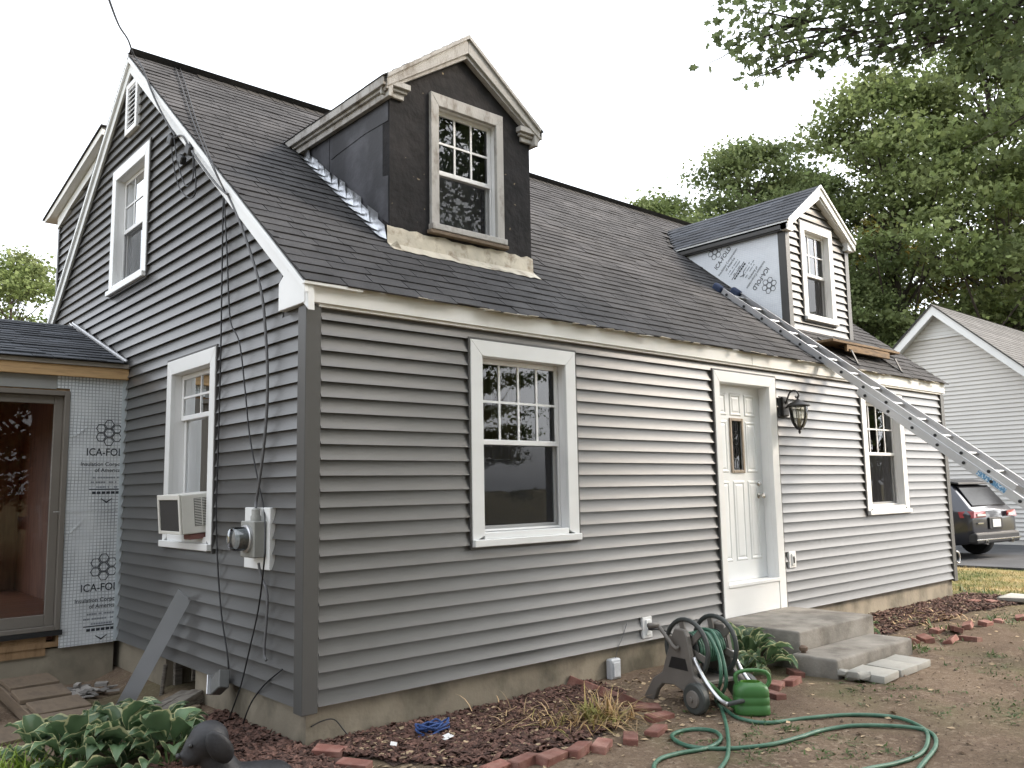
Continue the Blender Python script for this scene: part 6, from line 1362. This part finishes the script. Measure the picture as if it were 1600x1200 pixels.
for t_ in range(7):
    f = t_ / 6; ell(mb, B3(.12 + .20 * f, 0, -.115 - .02 * f), (.11, .105 + .012 * f, .105), I3, 16, 10)
for sy in (-.07, .07):
    for t_ in range(6): ell(mb, B3(.06 - .02 * t_ / 5, sy, -.10 - .12 * t_ / 5), (.036, .034, .036), I3, 12, 8)
    ell(mb, B3(.005, sy, -.232), (.06, .036, .024), I3, 12, 8); ell(mb, B3(.30, sy * 1.3, -.17), (.09, .05, .08), I3, 14, 10); ell(mb, B3(.24, sy * 1.5, -.232), (.08, .036, .026), I3, 12, 8)
ell(mb, L3(.075, 0, .028), (.035 * S, .05 * S, .022 * S), HM); ell(mb, L3(.11, 0, -.062), (.035 * S, .036 * S, .018 * S), HM)
body = mb.build('body', M['dogstone'], dog, recalc=True); rm = body.modifiers.new('merge', 'REMESH'); rm.mode = 'VOXEL'; rm.voxel_size = .009; rm.use_smooth_shade = True; sm = body.modifiers.new('soft', 'SMOOTH'); sm.factor = .6; sm.iterations = 8
for sy in (-1, 1):
    mb = MB()
    def earf(q, d, sy=sy):
        return V((q.x, q.y + sy * .012 * math.cos(d.z * 2), q.z))
    ell(mb, L3(-.035, sy * .088, -.025), (.055 * S, .018 * S, .095 * S), HM @ Matrix.Rotation(sy * -.12, 3, 'X') @ Matrix.Rotation(.35, 3, 'Y'), 16, 12, earf); mb.build('ear', M['dogstone'], dog, smooth='all')
    mb = MB(); ell(mb, L3(.088, sy * .05, .026), (.011, .011, .011), HM, 10, 8); mb.build('eye', M['black'], dog, smooth='all')

mb = MB(); ell(mb, L3(.15, 0, -.012), (.014, .02, .014), HM, 12, 8); mb.build('nose', M['black'], dog, smooth='all')

# ------------------------------------------------------------------ hose reel cart
reel = thing('hose_reel_cart', (2.62, -.9, GZ), 'taupe plastic hose reel cart standing in front of the foundation', 'hose reel')
M['reelplastic'] = mat('taupe_plastic', (.15, .135, .12), .6, .1, 6, bump=.1, bscale=60); M['reeldark'] = mat('dark_reel_plastic', (.055, .06, .057), .5, .1, 6)
RX0 = V((2.40, -1.20, GZ)); RFW = V((.08, .60, 0)); RL = RFW.length; ry = RFW.normalized(); rxv = V((ry.y, -ry.x, 0))      # side panel runs from wheel end to the far foot; depth goes to rxv
def rp(a, z, d): return RX0 + ry * a + rxv * d + V((0, 0, z))
def side_panel(d0, d1, name):
    out = [(-.03, .06), (-.02, .17), (.08, .235), (.135, .50), (.16, .545), (.255, .545), (.285, .50), (.40, .22), (.50, .16), (.60, .02), (.60, 0), (.50, 0), (.46, .08), (.40, .135), (.28, .145), (.17, .11), (.10, .04)]
    mb = MB(); mb.prism([rp(a, z, d0) for a, z in out], rxv * (d1 - d0)); return mb.build(name, M['reelplastic'], reel, bevel=.007)
for d0 in (0, .40):
    sp_ = side_panel(d0, d0 + .045, 'side_panel')
    mb = MB(); mb.prism([rp(a, z, d0 - .003 if d0 == 0 else d0 + .046) for a, z in ((.13, .265), (.155, .345), (.29, .345), (.325, .265))], rxv * .002); mb.build('panel_opening', M['black'], reel)
    mb = MB(); mb.lathe([(.03, -.03), (.095, -.03), (.105, -.02), (.105, .02), (.095, .03), (.03, .03)], rp(.03, .102, d0 - .035 if d0 == 0 else d0 + .08), 24, axis=rxv); w_ = mb.build('wheel', M['reeldark'], reel, smooth=True)
    mb = MB(); mb.lathe([(.06, 0), (.055, .012), (.02, .018), (.018, .03), (.004, .032)], rp(.03, .102, d0 - .066 if d0 == 0 else d0 + .111), 16, axis=-rxv if d0 == 0 else rxv); mb.build('hub_cap', M['reelplastic'], reel, smooth=True)
for d in (.075, .365):                                      # drum flanges with spokes
    c = rp(.21, .40, d); mb = MB(); mb.tube([c + (ry * math.cos(t_) + V((0, 0, 1)) * math.sin(t_)) * .205 for t_ in [i * math.pi / 16 for i in range(32)]], .017, 8, closed=True); fl = mb.build('drum_flange', M['reeldark'], reel, smooth='all')
    mb = MB(); mb.lathe([(.115, -.003), (.115, .003), (.09, .006), (.06, .006)], c, 32, axis=rxv, cap=False); mb.build('flange_disc', M['reeldark'], reel)
    for k in range(6):
        a = k * math.pi / 3 + .3; e_ = ry * math.cos(a) + V((0, 0, 1)) * math.sin(a); mb = MB(); mb.bar(c + e_ * .06, c + e_ * .195, .045, .014, rxv); mb.build('spoke', M['reelplastic'], reel)
mb = MB(); mb.lathe([(.09, .08), (.09, .36)], rp(.21, .40, 0), 20, axis=rxv); mb.build('drum', M['reeldark'], reel, smooth=True)
M['hose'] = mat('green_hose', (.045, .13, .085), .45, .1, 30, col2=(.09, .19, .13), c2scale=8)
mb = MB()
hel = [rp(.21, .40, .10 + .25 * i / 190) + (ry * math.cos(i * .35) + V((0, 0, 1)) * math.sin(i * .35)) * (.105 + .002 * math.sin(i * 1.7)) for i in range(190)]; mb.tube(hel, .011, 6); mb.build('wound_hose', M['hose'], reel, smooth='all', recalc=False)
mb = MB(); mb.tube(smooth_path([rp(.21, .42, -.01), rp(.21, .42, -.045), rp(.30, .50, -.05), rp(.37, .56, -.05)]), .014, 8); mb.build('crank_arm', M['reelplastic'], reel, smooth='all')
mb = MB(); mb.tube([rp(.37, .56, -.05), rp(.37, .565, -.14)], .019, 10); mb.build('crank_grip', M['reelplastic'], reel, smooth='all')
mb = MB(); mb.obox(rp(.22, .18, .22), (.36, .30, .03), Matrix((ry, rxv, V((0, 0, 1)))).transposed()); mb.build('tray', M['reelplastic'], reel, bevel=.006)
for d in (.03, .42):
    mb = MB(); mb.tube(smooth_path([rp(.10, .36, d), rp(.0, .22, d), rp(-.12, .12, d), rp(-.20, .10, d)]), .014, 8); mb.build('handle_tube', M['alu'], reel, smooth='all')
mb = MB(); mb.tube([rp(-.20, .10, .03), rp(-.20, .10, .42)], .016, 8); mb.build('handle_grip', M['reeldark'], reel, smooth='all')

# ------------------------------------------------------------------ watering can
can = thing('watering_can', (2.65, -1.42, GZ), 'green plastic watering can beside the hose reel', 'watering can'); cc = V((2.65, -1.42, GZ)); can.scale = (1, 1, .87)
M['cangreen'] = mat('green_plastic', (.055, .165, .045), .42, .06, 8); M['cangreen_in'] = mat('green_plastic_inside', (.10, .26, .03), .5, .1, 8)
cu_, cv_ = V((.70, -.71, 0)), V((.71, .70, 0))
def sq(h, rx_, ry_, n=28, p_=4.0):
    o = []
    for k in range(n):
        a = 2 * math.pi * k / n; c_, s_ = math.cos(a), math.sin(a); r_ = (abs(c_) ** p_ + abs(s_) ** p_) ** (-1 / p_); o.append(cc + cu_ * (c_ * r_ * rx_) + cv_ * (s_ * r_ * ry_) + V((0, 0, h)))
    return o
rings = [(0, .115, .08), (.012, .122, .086), (.07, .12, .084), (.078, .116, .08), (.086, .12, .084), (.13, .119, .083), (.138, .115, .079), (.146, .119, .083), (.19, .116, .081), (.215, .108, .076), (.228, .09, .068), (.24, .078, .058), (.246, .066, .05)]
mb = MB(); vs_ = [q for h, a, b in rings for q in sq(h, a, b, p_=4.0 if h < .22 else 2.6)]; nn = 28
fs = [(i*nn+k, i*nn+(k+1) % nn, (i+1)*nn+(k+1) % nn, (i+1)*nn+k) for i in range(len(rings) - 1) for k in range(nn)] + [tuple(range(nn))[::-1]]
mb.add(vs_, fs); mb.build('body', M['cangreen'], can, smooth='all')
mb = MB(); vs_ = [q for h, a, b in ((.2455, .066, .05), (.225, .062, .046), (.12, .10, .07)) for q in sq(h, a, b, p_=2.6)]; mb.add(vs_, [(i*nn+k, i*nn+(k+1) % nn, (i+1)*nn+(k+1) % nn, (i+1)*nn+k) for i in range(2) for k in range(nn)] + [tuple(range(2*nn, 3*nn))]); mb.build('filler_opening', M['cangreen_in'], can, smooth='all', recalc=False)
mb = MB(); mb.tube(smooth_path([cc + cu_ * -.085 + V((0, 0, .20)), cc + cu_ * -.10 + V((0, 0, .29)), cc + cu_ * -.05 + V((0, 0, .325)), cc + cu_ * .05 + V((0, 0, .33)), cc + cu_ * .115 + V((0, 0, .31)), cc + cu_ * .13 + V((0, 0, .25)), cc + cu_ * .11 + V((0, 0, .205))]), .0145, 10); mb.build('handle', M['cangreen'], can, smooth='all')
mb = MB(); mb.tube(smooth_path([cc + cu_ * -.10 + V((0, 0, .055)), cc + cu_ * -.17 + V((0, 0, .10)), cc + cu_ * -.26 + V((0, 0, .20)), cc + cu_ * -.31 + V((0, 0, .25))]), [.03] * 4 + [.026] * 4 + [.02] * 6 + [.018] * 5, 12); mb.build('spout', M['cangreen'], can, smooth='all')

# ------------------------------------------------------------------ garden hose, one run
hz = GZ + .016
def hg(u, v): 
    q = atz(u, v, hz); q.z = gh(q.x, q.y) + .014; return q
hp = [rp(.18, .53, .2), rp(.06, .52, .19), rp(-.045, .38, .16), rp(-.08, .2, .15)] + [hg(u, v) for u, v in ((1122, 1095), (1133, 1108), (1155, 1122), (1200, 1128), (1260, 1121), (1330, 1115), (1395, 1119), (1435, 1132), (1450, 1150), (1440, 1172), (1400, 1188), (1345, 1202), (1300, 1230), (1330, 1262), (1400, 1240), (1440, 1190), (1462, 1164), (1455, 1145), (1420, 1136), (1340, 1134), (1285, 1140), (1250, 1152), (1200, 1164), (1130, 1167), (1075, 1162), (1050, 1150), (1060, 1140), (1090, 1137), (1118, 1143), (1126, 1153), (1105, 1166), (1060, 1175), (1030, 1186), (1022, 1205), (1040, 1240), (1100, 1225), (1130, 1195), (1138, 1172), (1136, 1140), (1128, 1110), (1118, 1090))] + [rp(-.06, .22, .12), rp(-.05, .38, .12), rp(.05, .51, .13), rp(.16, .52, .14)]
mb = MB(); sp = smooth_path(hp, 7); k0 = 4 * 7
mb.tube(sp, .0125, 8); tag(mb.build('garden_hose', M['hose'], smooth='all', recalc=False), 'long green garden hose looped over the bare soil', 'hose')

# ------------------------------------------------------------------ bits in the mulch
bc = atz(676, 1138, GZ + .05); mb = MB(); rg = random.Random(4); pts = []
for i in range(150): a = i * .42; pts.append(bc + V((math.cos(a) * (.075 + .03 * math.sin(i * .31)) * 1.25, math.sin(a) * (.05 + .02 * math.sin(i * .23)), .0 + .035 * math.sin(i * .171) + .012 * math.sin(i * 1.3) - .005)))
mb.tube(pts, .007, 6); tag(mb.build('rope_bundle', mat('blue_rope', (.03, .07, .22), .7, .2, 30), smooth='all', recalc=False), 'tangled bundle of blue rope on the mulch', 'rope')
for (u, v, w_, h_, rz, lab) in ((698, 1152, .085, .05, .2, 'white card lying against the blue rope'), (615, 1163, .06, .04, .9, 'torn white paper scrap left of the blue rope')):
    c = atz(u, v, GZ + .035); mb = MB(); mb.obox((0, 0, 0), (w_, h_, .002), Matrix.Rotation(.12, 3, 'X')); o = mb.build('paper_scrap', M['vinyl']); o.location = c; o.rotation_euler = (.1, -.08, rz); tag(o, lab, 'paper', 'white scraps on the mulch')
hk = thing('hose_hook', (9.83, -.02, .1), 'small metal hook on the far corner post of the house', 'hook')
mb = MB(); mb.tube(smooth_path([(9.80, -.035, .36), (9.85, -.05, .33), (9.87, -.05, .26), (9.84, -.045, .2), (9.80, -.035, .22)]), .01, 6); mb.build('hook_loop', M['alu'], hk, smooth='all')
